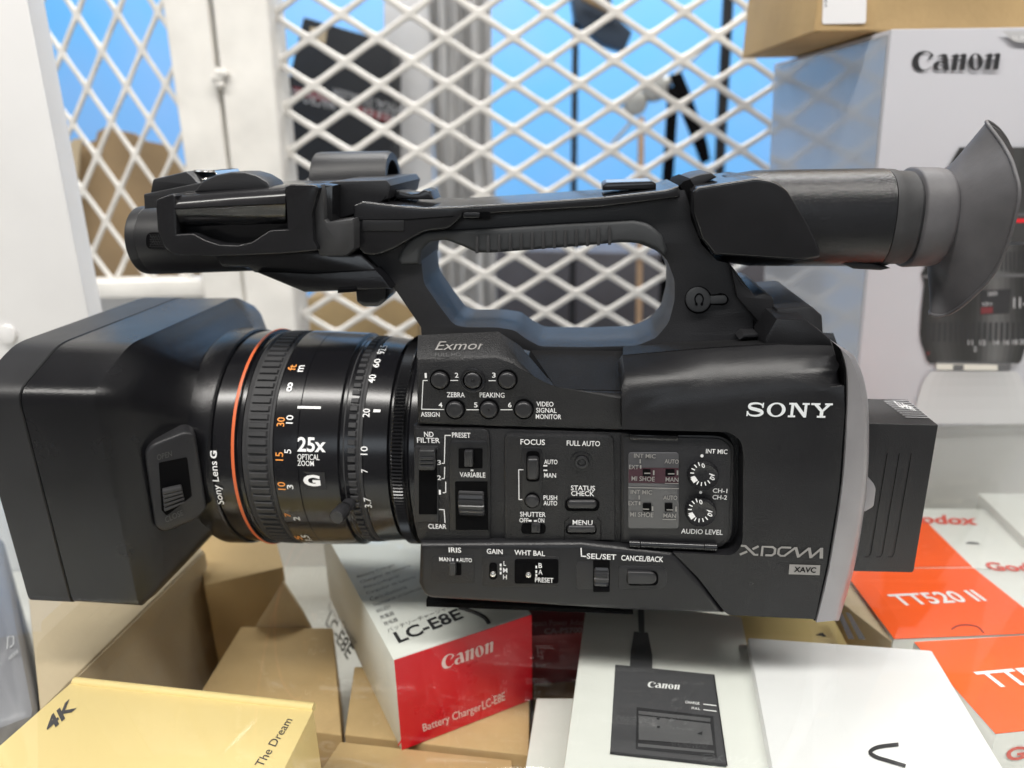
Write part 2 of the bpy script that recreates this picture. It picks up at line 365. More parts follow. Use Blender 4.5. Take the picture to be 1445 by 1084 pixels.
bm = bmesh.new(); cuboid(bm, -.64, PY(285, 405, YM-.015).x, YM-.012, YM+.02, PY(200, 421, YM-.012).z, PY(200, 397, YM-.012).z, .003); finish('bottom_rail', bm, M['paint'], g1)
bm = bmesh.new(); cuboid(bm, -.64, PY(285, 405, YM-.015).x, YM+.006, YM+.012, -.5, PY(200, 420, YM-.01).z); finish('kick_panel', bm, M['panel'], g1)
g2 = thing('mesh_grille', 'white steel grille with wide flat diamonds, right of the double post', 'grille', (0, 0, 0))
bm = bmesh.new()
O = PY(724, 53, YM); U = (PY(1010, 53, YM)-PY(435, 57, YM))/6; V = (PY(725.7, 244, YM)-O)/3
x_l = PY(395, 120, YM).x; x_r = .32
lattice(bm, O, U, V, lambda p: x_l-.01 < p.x < x_r and -.16 < p.z < .60, .0066, 14)
finish('diamond_mesh', bm, M['mesh'], g2)
wd2 = PY(378, 0, YM-.025).x-PY(299, 0, YM-.025).x
bm = bmesh.new(); post(bm, (299, 0), (342, 390), wd2, .055, YM-.025)
finish('upright_post', bm, M['paint'], g2)
bm = bmesh.new(); c = PY(311, 112, YM-.027)
for k in range(7):
    r = random.uniform(.003, .006); p = c+Vector((random.uniform(-.006, .006), 0, random.uniform(-.006, .006)))
    bmesh.ops.create_icosphere(bm, subdivisions=2, radius=r, matrix=Matrix.Translation(p))
finish('weld_bead', bm, M['paint'], g2)

# ================================================================ THINGS BEHIND THE GRILLES
def slabY(px, Y, dep, bev=.001):
    bm = bmesh.new(); ext(bm, [PY(x, y, Y) for x, y in px], (0, dep, 0), bev); return bm
def plab(name, label, cat, px, Y, dep, m, bev=.001, group=None):
    return tag(finish(name, slabY(px, Y, dep, bev), m), label, cat, group)
# torn carton behind the left mesh
tc_ = thing('torn_carton', 'torn open brown cardboard carton behind the left grille', 'carton')
finish('front_flap', slabY([(105, 215), (112, 205), (135, 198), (138, 186), (150, 179), (172, 185), (190, 189), (205, 199), (240, 206), (245, 214), (258, 235), (262, 420), (118, 420), (108, 300)], .92, .004, 0), M['tan3'], tc_)
finish('side_flap', slabY([(88, 212), (104, 196), (117, 195), (112, 215), (106, 300), (108, 420), (90, 420)], .905, .004, 0), M['tan2'], tc_)
bm = bmesh.new(); a = PY(112, 240, .93); b = PY(255, 420, .93); cuboid(bm, a.x, b.x, .93, 1.06, -.3, a.z); finish('carton_body', bm, M['tan3'], tc_)
# black box upside down
bb = thing('black_box', 'tilted black box with upside-down macro lettering behind the right grille', 'box')
finish('box_body', slabY([(428, 24), (552, 60), (553, 262), (400, 262), (398, 215), (403, 130)], .92, .12, .002), M['blackbox'], bb)
def YQ(bm, vf, Y, o, x, y): quadfit(bm, vf, PY(*o, Y), PY(*x, Y), PY(*y, Y))
bm = bmesh.new()
for a, b in (((414, 122), (475, 137)), ((500, 148), (551, 163))):
    A = PY(*a, .9192); B = PY(*b, .9192); h = Vector((0, 0, .009)); bm.faces.new([bm.verts.new(p) for p in (A, B, B-h, A-h)])
inkobj('stripe', bm, M['darkred'], bb)
bm = bmesh.new()
YQ(bm, glyphs('MACRO OS', .015), .919, (474, 140), (408, 124), (472, 156)); YQ(bm, glyphs('OPTICAL STABILIZER', .015), .919, (575, 152), (470, 124), (573, 163))
YQ(bm, glyphs('F2.8 EX DG', .015), .919, (556, 160), (486, 144), (554, 172))
inkobj('lettering', bm, M['lightgrey'], bb)
bm = bmesh.new(); A = [PY(x, y, .9185) for x, y in ((437, 38), (462, 42), (459, 62), (440, 54))]; bm.faces.new([bm.verts.new(p) for p in A]); inkobj('sticker', bm, M['tan2'], bb)
# white pillar and crinkled film
plab('white_pillar', 'flat white pillar right of the tilted black box behind the mesh', 'pillar', [(541, -60), (606, -60), (612, 480), (545, 480)], 1.0, .1, M['panel'])
bm = bmesh.new(); A = PY(600, -60, 1.0); B = PY(690, -60, 1.0); n = 90; pr = []
for i in range(n+1):
    t = i/n; pr.append((A.x+(B.x-A.x)*t, 1.0+.02*math.sin(t*math.pi)*-1+.004*math.sin(i*1.7)+random.uniform(-.003, .003)))
rows = []
for k in range(25):
    z = .62-k*.045; off = .004*math.sin(k*1.3)
    rows.append([bm.verts.new((x+off*.4, y+.004*math.sin(k*.9+i*.33)+random.uniform(-.0015, .0015), z)) for i, (x, y) in enumerate(pr)])
for r0, r1 in zip(rows, rows[1:]):
    for i in range(n): bm.faces.new((r0[i], r0[i+1], r1[i+1], r1[i]))
bmesh.ops.solidify(bm, geom=bm.faces[:], thickness=.02)
tag(finish('plastic_sheeting', bm, M['film'], None, 70), 'crinkled grey-white plastic film hanging beside the white pillar', 'plastic film')
plab('small_carton', 'brown carton low behind the right grille, seen under the handle', 'carton', [(428, 425), (470, 412), (590, 425), (590, 500), (430, 500)], .95, .1, M['tan'])
plab('grey_cabinet', 'dark grey cabinet low behind the grille, seen through the handle loop', 'cabinet', [(690, 352), (1112, 362), (1100, 560), (690, 560)], 1.35, .3, M['darkgrey'], .004)
plab('pale_bag', 'small pale bluish bag at the foot of the handle opening', 'bag', catmull([(590, 520), (605, 472), (640, 458), (660, 470), (668, 520)], 4), 1.2, .05, mat('pale_blue_bag', (.6, .68, .7), .4, var=.05), .004)
# stands and straps
def pole(bm, a, b, Y, r): tube(bm, [PY(*a, Y), PY(*b, Y)], r)
ls = thing('light_stand', 'thin black stand pole with a tilted dark head on the left', 'stand')
bm = bmesh.new(); pole(bm, (813, -30), (806, 560), 1.3, .0055); finish('pole', bm, M['handle'], ls)
finish('head', slabY([(806, -10), (862, -10), (866, 18), (893, 45), (882, 72), (850, 62), (812, 30)], 1.27, .04, .004), mat('dark_slate_plastic', (.03, .045, .07), .4), ls)
bm = bmesh.new(); pole(bm, (822, -5), (872, 20), 1.25, .006); finish('bracket', bm, M['tan3'], ls)
ls2 = thing('light_stand', 'thick black upright pole on the right behind the grille', 'stand')
bm = bmesh.new(); pole(bm, (1029, -30), (1012, 300), 1.3, .009); pole(bm, (1012, 300), (1004, 540), 1.3, .0095); finish('pole', bm, M['handle'], ls2)
gs = thing('grip_stand', 'pale metal grip head on a wooden pole in the middle of the mesh', 'stand')
bm = bmesh.new(); pole(bm, (905, 165), (900, 560), 1.25, .0055); finish('pole', bm, M['wood'], gs)
alu = mat('cast_aluminium', (.42, .42, .40), .45, metal=.5, var=.15)
bm = bmesh.new()
for (x, y, r) in ((898, 146, .019), (926, 124, .021)):
    p = PY(x, y, 1.25); ext(bm, [p+Vector((r*math.cos(t*math.pi/8), 0, r*math.sin(t*math.pi/8))) for t in range(16)], (0, .03, 0), .004)
pole(bm, (880, 160), (945, 112), 1.265, .009); finish('grip_head', bm, alu, gs)
bm = bmesh.new(); pole(bm, (945, 112), (1062, 8), 1.265, .0032); finish('arm', bm, alu, gs)
bm = bmesh.new(); pole(bm, (893, 170), (862, 205), 1.265, .0032); finish('arm', bm, alu, gs)
bm = bmesh.new()
def strip(bm, px, Y): ext(bm, [PY(x, y, Y) for x, y in px], (0, .004, 0), .0005)
strip(bm, [(945, 106), (962, 102), (976, 135), (998, 200), (1003, 226), (990, 232), (976, 195), (958, 150)], 1.22)
tag(finish('black_strap', bm, M['dark']), 'flat black strap slanting right from the pale grip head', 'strap')
bm = bmesh.new(); strip(bm, [(943, 118), (958, 130), (950, 262), (946, 470), (930, 470), (934, 262), (938, 205)], 1.215)
tag(finish('black_strap', bm, M['dark']), 'flat black strap hanging straight down from the pale grip head', 'strap')

# ================================================================ BOXES ON THE GLASS (right)
YC = .503
lb = thing('lens_box', 'large silver-white lens box with a printed black lens on the front', 'box')
zt = PY(1258, 41, YC).z; xL = PY(1258, 41, YC).x; xB = PY(1211, 520, YC).x
bm = bmesh.new()
tl = Vector((xL, YC, zt)); far = PZ(1112, 90, zt)
bl = Vector((xB+.003, YC, .0005)); W = Vector((.2, .004, 0)); D = Vector((.004, far.y-YC, 0))
box8(bm, [tl, tl+W, tl+W+D, tl+D, bl, bl+W, bl+W+D, bl+D], .0012)
finish('box_body', bm, M['greybox'], lb)
# glossy side panel, a skin just proud of the left face
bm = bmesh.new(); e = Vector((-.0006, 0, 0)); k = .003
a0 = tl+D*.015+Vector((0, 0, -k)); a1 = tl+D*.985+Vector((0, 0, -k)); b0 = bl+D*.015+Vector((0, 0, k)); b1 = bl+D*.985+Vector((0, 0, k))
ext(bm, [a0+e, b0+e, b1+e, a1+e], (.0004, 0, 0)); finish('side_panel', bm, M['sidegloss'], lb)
def CY(x, y, k=1): return PY(x, y, YC-.00015-.00015*k)
bm = bmesh.new(); quadfit(bm, CANON, CY(1287, 101), CY(1411, 99), CY(1287, 72)); inkobj('logo', bm, M['black_ink'], lb)
def cface(name, pxs, m, k=1):
    bm = bmesh.new()
    for px in pxs: bm.faces.new([bm.verts.new(CY(x, y, k)) for x, y in px])
    return inkobj(name, bm, m, lb)
cface('corner_tab', [arcpts([(1414, 44), (1432, 60, 6), (1446, 60), (1480, 60), (1480, 44)])], M['refl_print'])
bm = bmesh.new(); quadfit(bm, glyphs('SUPER'), CY(1428, 57, 2), CY(1462, 57, 2), CY(1428, 51, 2)); inkobj('tab_lettering', bm, M['white'], lb)
def cslices(name, rows, vals, k=1):
    """rows = (y, left x, right x); the picture is printed as upright tonal strips"""
    n_ = len(vals)
    for q_ in range(n_):
        pass
    bm = bmesh.new(); fm = []
    for (ya, la, ra), (yb_, lb_, rb2) in zip(rows, rows[1:]):
        for q_ in range(n_):
            f_ = bm.faces.new([bm.verts.new(CY(*p_, k)) for p_ in ((la+(ra-la)*q_/n_, ya), (la+(ra-la)*(q_+1)/n_, ya), (lb_+(rb2-lb_)*(q_+1)/n_, yb_), (lb_+(rb2-lb_)*q_/n_, yb_))]); fm.append((f_, q_))
    mats = []
    for f_, q_ in fm:
        key_ = vals[q_]
        if key_ not in mats: mats.append(key_)
        f_.material_index = mats.index(key_)
    me = bpy.data.meshes.new(name); bm.to_mesh(me); bm.free()
    for v_ in mats:
        kk = 'print_tone_%d' % round(v_*1000)
        if kk not in M: M[kk] = mat(kk, (v_, v_, v_*1.01), .35)
        me.materials.append(M[kk])
    return link(name, me, None, lb)
tones = (.022, .03, .042, .05, .045, .036, .03, .026, .026, .03, .045, .07, .10, .115, .10, .075, .05, .035, .025)
cslices('printed_lens_front', [(208, 1354, 1478), (250, 1330, 1478), (342, 1310, 1474)], (.03, .04, .045, .05, .06, .05, .04))
cslices('printed_lens', [(345, 1305, 1452), (378, 1305, 1450), (386, 1300, 1448), (400, 1304, 1447), (440, 1300, 1448), (470, 1298, 1450), (484, 1300, 1449), (494, 1304, 1446), (508, 1308, 1442), (513, 1312, 1438)], tones)
base_t = (.47, .43, .4, .385, .375, .37, .37, .375, .385, .4, .43, .47)
for k_, (ya, la, ra, yb_, lb_, rb2, mix_) in enumerate(((524, 1314, 1434, 533, 1306, 1441, .1), (533, 1306, 1441, 545, 1300, 1446, .3), (545, 1300, 1446, 560, 1296, 1450, .5), (560, 1296, 1450, 578, 1291, 1454, .7), (578, 1291, 1454, 598, 1286, 1458, .88))):
    cslices('printed_reflection', [(ya, la, ra), (yb_, lb_, rb2)], tuple(round(t_*(1-mix_)+.5*mix_, 3) for t_ in base_t))
bm = bmesh.new()
rb_ = [[(1318, 309), (1476, 309), (1476, 314), (1317, 314)]]
cface('printed_red_line', rb_, mat('bright_red_ink', (.75, .02, .03), .4), 2)
cface('printed_dark_bands', [[(x, 455), (x+4, 455), (x+3, 482), (x-1, 482)] for x in range(1308, 1446, 8)]+[[(x, 355), (x+3, 355), (x+3, 382), (x, 382)] for x in range(1310, 1450, 6)], M['black_ink'], 2)
cface('printed_light_bands', [[(1320, 301), (1476, 301), (1476, 305), (1319, 305)], [(1302, 388), (1448, 386), (1448, 391), (1302, 393)]], M['grey_print2'], 2)
cface('printed_window', [[(1383, 410), (1427, 408), (1424, 442), (1383, 444)]], M['black_ink'], 3)
cface('printed_mount', [[(1321, 513), (1427, 515), (1425, 523), (1322, 522)]], mat('printed_silver', (.62, .6, .54), .3), 3)
cface('printed_mount_shade', [[(1321, 510), (1427, 512), (1427, 515), (1321, 513)], [(1345, 515), (1360, 515), (1360, 522), (1345, 522)], [(1408, 515), (1427, 515), (1425, 523), (1408, 523)]], M['grey_print2'], 4)
bm = bmesh.new()
for s, o, x, y in (('11-24', (1430, 435), (1465, 433), (1430, 420)), ('11  12', (1366, 487), (1391, 487), (1366, 480)), ('14  16 18 20', (1402, 487), (1448, 486), (1402, 480)), ('2', (1374, 496), (1378, 496), (1374, 489)), ('CANON', (1394, 418), (1407, 417), (1394, 412)), ('0.28 m', (1386, 432), (1400, 431), (1386, 427))):
    quadfit(bm, glyphs(s, .02), CY(*o, 4), CY(*x, 4), CY(*y, 4))
inkobj('printed_numbers', bm, M['lightgrey'], lb)
cface('printed_red_marks', [[(1384, 434), (1401, 433), (1401, 442), (1384, 443)], [(1307, 497), (1313, 497), (1310, 502)]], mat('dull_red_ink', (.16, .03, .035), .4), 4)

cb = thing('cardboard_carton', 'brown cardboard carton with a white label on top of the lens box', 'carton')
zc_ = zt+.0016; A = PZ(1148, 46, zc_); Bf = PZ(1075, 82, zc_); Dd = Vector((0.002, Bf.y-A.y, 0)); Wd = Vector((.28, .006, 0)); hh = Vector((.004, 0, .15))
bm = bmesh.new(); box8(bm, [A+hh, A+Wd+hh, A+Wd+Dd+hh, A+Dd+hh, A, A+Wd, A+Wd+Dd, A+Dd], .0016, 3); finish('carton_body', bm, M['tan'], cb)
YK = A.y-.0004; bm = bmesh.new()
pts = [PY(x, y, YK+.0) for x, y in arcpts([(1163, -40), (1224, -40), (1222, 33, 4), (1160, 34, 4)])]
bm.faces.new([bm.verts.new(p) for p in pts]); inkobj('paper_label', bm, M['vbox'], cb)
bm = bmesh.new(); quadfit(bm, glyphs('Mfg.'), PY(1168, 9, YK-.0003), PY(1168, -10, YK-.0003), PY(1164, 9, YK-.0003)); inkobj('label_lettering', bm, M['grey_print2'], cb)

# ================================================================ BOXES UNDER THE GLASS
def quadbox(px, z, zb, bev=.0007, par=True):
    """box whose top face has these four pixel corners (near-left, near-right, far-right, far-left) at height z"""
    q = [PZ(x, y, z) for x, y in px]
    bm = bmesh.new(); box8(bm, q+[Vector((p.x, p.y, zb)) for p in q], bev); return bm, q
def zq(bm, vf, z, o, x, y): quadfit(bm, vf, PZ(*o, z), PZ(*x, z), PZ(*y, z))
def zpoly(bm, px, z): bm.faces.new([bm.verts.new(PZ(x, y, z)) for x, y in px])

# red/white charger box
z = -.03; A = PZ(555, 931, z); B = PZ(750, 866, z); Dn = PZ(429, 772, z)
U = B-A; Dn = (Dn-A); Dn = (Dn-U*(Dn.dot(U)/U.dot(U))*.85).normalized()*.15; dr = ray(557, 1059); zbm = (C0+dr*(A.y/dr.y)).z
rbx = thing('charger_box', 'red and white box lying slanted in the middle below the lens', 'box')
hz = Vector((0, 0, zbm-z)); bm = bmesh.new()
box8(bm, [A, B, B+Dn, A+Dn, A+hz, B+hz, B+Dn+hz, A+Dn+hz], .0006); finish('box_body', bm, M['whitebox'], rbx)
nrm = U.cross(Vector((0, 0, 1))).normalized()
if nrm.dot(C0-A) < 0: nrm = -nrm
off = nrm*.0005; k = .01
bm = bmesh.new(); ext(bm, [A+off+U*.004+hz*.006, B+off-U*.002+hz*.006, B+off-U*.002+hz*.994, A+off+U*.004+hz*.994], -nrm*.0003); finish('end_panel', bm, M['red'], rbx)
def rp(x, y, e=.0008): return PN(x, y, A+nrm*e, nrm)
bm = bmesh.new()
quadfit(bm, CANON, rp(624, 946), rp(697, 920), rp(622, 927)); quadfit(bm, glyphs('Battery Charger', .006), rp(598, 1036), rp(680, 1005), rp(596, 1022)); quadfit(bm, glyphs('LC-E8E', .012), rp(681, 1002), rp(713, 988), rp(680, 990))
inkobj('lettering', bm, mat('pink_white_ink', (.85, .62, .6), .4), rbx)
bm = bmesh.new()
for pl in ([(562, 940), (620, 967), (690, 938), (746, 872)], [(620, 967), (562, 1052)], [(690, 938), (746, 972)]):
    for a, b in zip(pl, pl[1:]):
        tube(bm, [rp(*a, .0002), rp(*b, .0002)], .00035, 6)
finish('film_crease', bm, M['red'], rbx)
zt_ = z+.0003; bm = bmesh.new()
zq(bm, glyphs('LC-E8E', .025), zt_, (563, 908), (655, 872), (554, 893))
inkobj('model_lettering', bm, M['black_ink'], rbx)
bm = bmesh.new(); e1 = (PZ(655, 872, zt_)-PZ(563, 908, zt_)).normalized(); back = Dn.normalized()
base = PZ(548, 893, zt_)
for i, s in enumerate(('バッテリーチャージャー', '充电器', '充電器', '배터리 충전기', 'Зарядное устройство', 'Caricabatteria', 'Cargador de batería', 'Akku-Ladegerät', 'Chargeur de batterie', 'Battery Charger')):
    o_ = base+back*(.0062*i); L = .0016*len(s) if i > 3 else (.038 if i == 0 else .008)
    quadfit(bm, glyphs(s), o_, o_+e1*L, o_+back*.0036)
inkobj('small_lettering', bm, M['grey_print2'], rbx)
sd = Dn.cross(Vector((0, 0, 1))).normalized()
if sd.dot(C0-A) < 0: sd = -sd
def sp(x, y, e=.0004): return PN(x, y, A+sd*e, sd)
bm = bmesh.new(); quadfit(bm, glyphs('LC-E8E', .02), sp(459, 881), sp(490, 932), sp(466, 862)); inkobj('side_lettering', bm, M['black_ink'], rbx)
bm = bmesh.new(); quadfit(bm, glyphs('Battery Charger'), sp(462, 862), sp(500, 915), sp(465, 850)); inkobj('side_small_lettering', bm, M['grey_print2'], rbx)
bm = bmesh.new(); pts = [PZ(x, y, zt_) for x, y in catmull([(648, 858), (668, 864), (684, 872), (690, 880)], 5, False)]; tube(bm, pts, .0012, 6); inkobj('printed_cord', bm, M['black_ink'], rbx)

# white box with a printed charger
z = -.042; cbx = thing('charger_box', 'white box with a black battery charger pictured on its top', 'box')
bm, q = quadbox([(789, 1130), (1101, 1130), (1046, 870), (829, 842)], z, -.14, .0008); finish('box_body', bm, M['whitebox'], cbx)
def zface(name, pxs, z, m, par):
    bm = bmesh.new()
    for p in pxs: zpoly(bm, p, z)
    return inkobj(name, bm, m, par)
def c7(x, y): return (700+x/3.803, 840+y/3.803)
zface('printed_charger', [[c7(*p) for p in ((640, 372), (1165, 425), (1235, 915), (612, 845))]], z+.0003, M['grey_print'], cbx)
zface('printed_cord', [[c7(*p) for p in ((760, 60), (795, 60), (797, 200), (765, 195))], [c7(*p) for p in ((740, 195), (815, 200), (838, 320), (838, 392), (718, 380), (722, 310))]], z+.0003, M['grey_print'], cbx)
zface('printed_bay', [[c7(*p) for p in ((755, 600), (1165, 650), (1185, 870), (750, 825))]], z+.0006, M['black_ink'], cbx)
zface('printed_battery_slot', [[c7(*p) for p in ((765, 645), (1150, 690), (1165, 805), (765, 775))], [c7(*p) for p in ((765, 620), (1150, 660), (1150, 680), (765, 638))], [c7(*p) for p in ((762, 795), (1170, 835), (1172, 848), (762, 812))]], z+.0009, M['grey_print2'], cbx)
zface('printed_side_edge', [[c7(*p) for p in ((1165, 425), (1172, 426), (1243, 915), (1235, 915))], [c7(*p) for p in ((612, 838), (1235, 905), (1236, 922), (611, 852))]], z+.0006, M['black_ink'], cbx)
zface('printed_marks', [[c7(x+9*math.cos(t), y+7*math.sin(t)) for t in [i*math.pi/5 for i in range(10)]] for x, y in ((870, 662), (872, 707))]+[[c7(1078, 742), c7(1108, 730), c7(1106, 752)]], z+.0012, M['black_ink'], cbx)
bm = bmesh.new(); zq(bm, CANON, z+.0006, c7(812, 494), c7(985, 508), c7(816, 462)); zq(bm, glyphs('CHARGE', .02), z+.0006, c7(1015, 580), c7(1092, 588), c7(1015, 566)); zq(bm, glyphs('FULL', .02), z+.0006, c7(1050, 611), c7(1095, 616), c7(1050, 599))
for y in (582, 612): zpoly(bm, [c7(1112, y), c7(1182, y+8), c7(1183, y+14), c7(1113, y+5)], z+.0006)
inkobj('lettering', bm, M['white'], cbx)

# bright white box with a tick mark
z = -.036; vb = thing('white_box', 'bright white box with a black hook mark, front right corner', 'box')
bm, q = quadbox([(1099, 1135), (1447, 1135), (1315, 917), (1055, 899)], z, -.14, .0012); finish('box_body', bm, M['vbox'], vb)
bm = bmesh.new(); stroke(bm, catmull([(1268, 1050.5), (1240, 1054), (1228, 1061), (1236, 1068), (1255, 1074), (1278, 1081)], 4, False), 5.5, lambda a, b: PZ(a, b, z+.0004))
inkobj('printed_mark', bm, M['black_ink'], vb)

# orange flash boxes
z = -.04
g = 'orange and white flash boxes in a row at the right'
def flashbox(near, farq, zt, label, split, words, big=None):
    t = thing('flash_box', label, 'box', group=g); q = [PZ(x, y, zt) for x, y in near+farq]
    bm = bmesh.new(); box8(bm, q+[Vector((p.x, p.y, -.14)) for p in q], .0007); finish('box_body', bm, M['whitebox'], t)
    # orange top skin
    s = [PZ(x, y, zt+.0004) for x, y in split]; bm = bmesh.new(); ext(bm, s, (0, 0, -.0003)); finish('orange_panel', bm, M['orange'], t)
    return t
t1 = flashbox([(1150, 800), (1480, 803)], [(1398, 718), (1110, 716)], -.0405, 'farthest orange and white flash box, mostly behind the battery', [(1151, 801), (1372, 800), (1293, 722), (1112, 719)], None)
bm = bmesh.new(); zq(bm, glyphs('Godox', .03), -.040, (1272, 738), (1380, 741), (1271, 725)); inkobj('lettering', bm, M['redink'], t1)
zface('thumb_notch', [[(1362, 767), (1366, 765), (1372, 764.5), (1380, 766), (1383, 768)]], -.040, M['grey_print2'], t1)
t2 = flashbox([(1261, 902), (1600, 886)], [(1482, 803.5), (1201, 823-21)], -.0405, 'middle orange flash box with TT520 II in white and a white part with red lettering', [(1262, 901.5), (1488, 892), (1374, 801.5), (1188, 802.5)], None)
bm = bmesh.new(); zq(bm, glyphs('TT520 II', .02), -.0398, (1270, 855), (1394, 848), (1251, 839)); inkobj('model_lettering', bm, M['white'], t2)
bm = bmesh.new(); zq(bm, glyphs('Godox', .03), -.0398, (1398, 805), (1500, 808), (1386, 793)); inkobj('lettering', bm, M['redink'], t2)
bm = bmesh.new(); pts = [PZ(x, y, -.0399) for x, y in catmull([(1343, 888), (1352, 883), (1366, 882), (1380, 885), (1388, 893)], 4, False)]; tube(bm, pts, .0004, 6); finish('thumb_notch', bm, M['darkred'], t2)
t3 = flashbox([(1406, 1036), (1640, 1012)], [(1560, 889), (1289, 905)], -.0385, 'nearest orange flash box with TT5 in white, cut off at the right', [(1405, 1035), (1638, 1011), (1558, 890), (1290, 906)], None)
bm = bmesh.new(); zq(bm, glyphs('TT520 II', .02), -.0378, (1402, 971), (1560, 957), (1373, 948)); inkobj('model_lettering', bm, M['white'], t3)
pA = PZ(1406, 1036, -.0385); pB = PZ(1640, 1012, -.0385); nn = (pB-pA).cross(Vector((0, 0, 1))).normalized()
if nn.dot(C0-pA) < 0: nn = -nn
bm = bmesh.new(); quadfit(bm, glyphs('Godox', .03), PN(1420, 1075, pA+nn*.0004, nn), PN(1530, 1060, pA+nn*.0004, nn), PN(1420, 1056, pA+nn*.0004, nn)); inkobj('lettering', bm, M['redink'], t3)
bm, q = quadbox([(1452, 765), (1600, 770), (1520, 697), (1381, 696)], -.0345, -.14, .0007); tag(finish('white_carton', bm, M['whitebox']), 'plain white box at the right edge behind the lettered flash boxes', 'box')
bm, q = quadbox([(1404, 1120), (1600, 1110), (1560, 1040), (1350, 1040)], -.10, -.14); tag(finish('white_carton', bm, M['whitebox']), 'white box in the bottom right corner below the nearest orange box', 'box')

# shaded, printed left side of the middle flash box, added as a beige block, and the yellow one behind the white box
bsx = thing('flash_box_side', 'beige block for the shaded, printed left side of the middle flash box', 'box')
bm, q = quadbox([(1258, 906), (1262, 903), (1200, 822), (1168, 835)], -.043, -.14, .0005); finish('box_body', bm, M['tan2'], bsx)
bm = bmesh.new()
zpoly(bm, [(1180, 862), (1187, 862), (1206, 902), (1197, 902)], -.0426); zpoly(bm, [(1193, 864), (1200, 866), (1222, 903), (1212, 902)], -.0426)
inkobj('printed_mark', bm, M['grey_print2'], bsx)
ybx = thing('yellow_box', 'yellow card box with a small 4 behind the bright white box', 'box')
bm, q = quadbox([(1040, 930), (1204, 925), (1168, 855), (1030, 850)], -.055, -.14, .0007); finish('box_body', bm, M['yellow'], ybx)
bm = bmesh.new(); zq(bm, glyphs('4', .03), -.0546, (1153, 898), (1167, 899), (1150, 892)); inkobj('lettering', bm, M['black_ink'], ybx)

# yellow 4K box
z = -.028; kb = thing('yellow_box', 'large yellow card box marked 4K and The Dream, bottom left', 'box')
bm, q = quadbox([(-60, 1104), (392, 1104), (443, 1001), (101, 962)], z, -.14, .0008); finish('box_body', bm, M['yellow'], kb)
bm = bmesh.new(); tube(bm, [PZ(105, 962, z-.0004), PZ(443, 999, z-.0004)], .0022, 10); finish('rolled_edge', bm, M['yellow'], kb)
bm = bmesh.new(); zq(bm, glyphs('4K', .03, .15), z+.0003, (70, 1034), (109, 998), (59, 1021)); zq(bm, glyphs('The Dream', .0), z+.0003, (370, 1083), (413, 1016), (359, 1079)); inkobj('lettering', bm, mat('dark_grey_ink', (.07, .065, .07), .5), kb)

# cartons
def carton(label, px, z, zb, m, bev=.001, name='cardboard_carton'):
    bm, q = quadbox(px, z, zb, bev); return tag(finish(name, bm, m), label, 'carton', 'cardboard cartons under the glass shelf')
bigc = thing('cardboard_carton', 'tall pale carton under the lens hood with its shaded side showing', 'carton', group='cardboard cartons under the glass shelf')
bm, q = quadbox([(56, 1003), (104, 955), (288, 776), (30, 745)], -.045, -.149, .0012); finish('carton_body', bm, M['tan2'], bigc)
bm = bmesh.new(); a, b = PZ(104, 956, -.045), PZ(287, 778, -.045); n_ = (b-a).cross(Vector((0, 0, 1))).normalized(); n_ = n_ if n_.x > 0 else -n_
ext(bm, [a+n_*.0004+Vector((0, 0, -.001)), b+n_*.0004+Vector((0, 0, -.001)), b+n_*.0004+Vector((0, 0, -.012)), a+n_*.0004+Vector((0, 0, -.012))], n_*.0006, .0002); finish('folded_edge', bm, M['tan2'], bigc)
carton('brown carton standing behind the pale carton under the lens', [(288, 826), (400, 800), (384, 742), (280, 752)], -.06, -.149, M['tan'])
carton('flat brown carton left of the slanted red and white box', [(262, 1010), (482, 1038), (470, 886), (340, 884)], -.0885, -.149, M['tan'])
carton('brown carton under the red end of the slanted charger box', [(486, 1037), (746, 1066), (748, 950), (500, 940)], -.0885, -.149, M['tan'])
carton('lowest brown carton at the bottom edge below the red box end', [(430, 1120), (720, 1140), (723, 1072), (480, 1046)], -.088, -.149, M['tan'])
Yf = PZ(400, 884, -.0885).y; bm = bmesh.new(); ext(bm, [PY(x, y, Yf) for x, y in ((360, 886), (439, 888), (425, 862), (399, 822))], (0, .0025, 0), .0004)
tag(finish('cardboard_flap', bm, M['tan2']), 'pointed upright flap of tan cardboard behind the flat carton', 'cardboard')
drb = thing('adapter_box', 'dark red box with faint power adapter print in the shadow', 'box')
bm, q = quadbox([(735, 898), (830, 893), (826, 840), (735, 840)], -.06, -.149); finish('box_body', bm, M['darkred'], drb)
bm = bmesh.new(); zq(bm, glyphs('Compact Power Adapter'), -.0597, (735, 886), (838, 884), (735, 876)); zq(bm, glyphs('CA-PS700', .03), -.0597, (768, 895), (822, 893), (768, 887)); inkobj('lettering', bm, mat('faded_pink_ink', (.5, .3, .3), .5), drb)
carton('brown carton in the dark gap left of the pictured charger', [(752, 985), (820, 985), (826, 898), (752, 896)], -.095, -.149, M['tan3'])
bm, q = quadbox([(735, 1125), (796, 1125), (812, 985), (757, 985)], -.075, -.14, .0007); tag(finish('white_carton', bm, M['whitebox']), 'narrow white box between red box end and pictured charger', 'box')
gb = thing('grey_bag', 'grey plastic covered box with a small white emblem at the left edge', 'bag')
bm, q = quadbox([(-140, 1080), (52, 1006), (2, 752), (-140, 745)], -.04, -.149, .006); finish('bag_body', bm, M['bag'], gb)
bm = bmesh.new()
stroke(bm, [(10, 916), (11, 899), (19, 898), (19, 909), (14, 914)], 1.6, lambda a, b: PZ(a, b, -.0392))
quadfit(bm, glyphs('ABODE'), PZ(12, 933, -.0392), PZ(26, 921, -.0392), PZ(11, 928, -.0392))
inkobj('emblem', bm, M['refl_print'], gb)

# ================================================================ CAMCORDER
cc = thing('camcorder', 'black professional video camera with lens, top handle and eyecup on the glass', 'camcorder', L0, YAW)
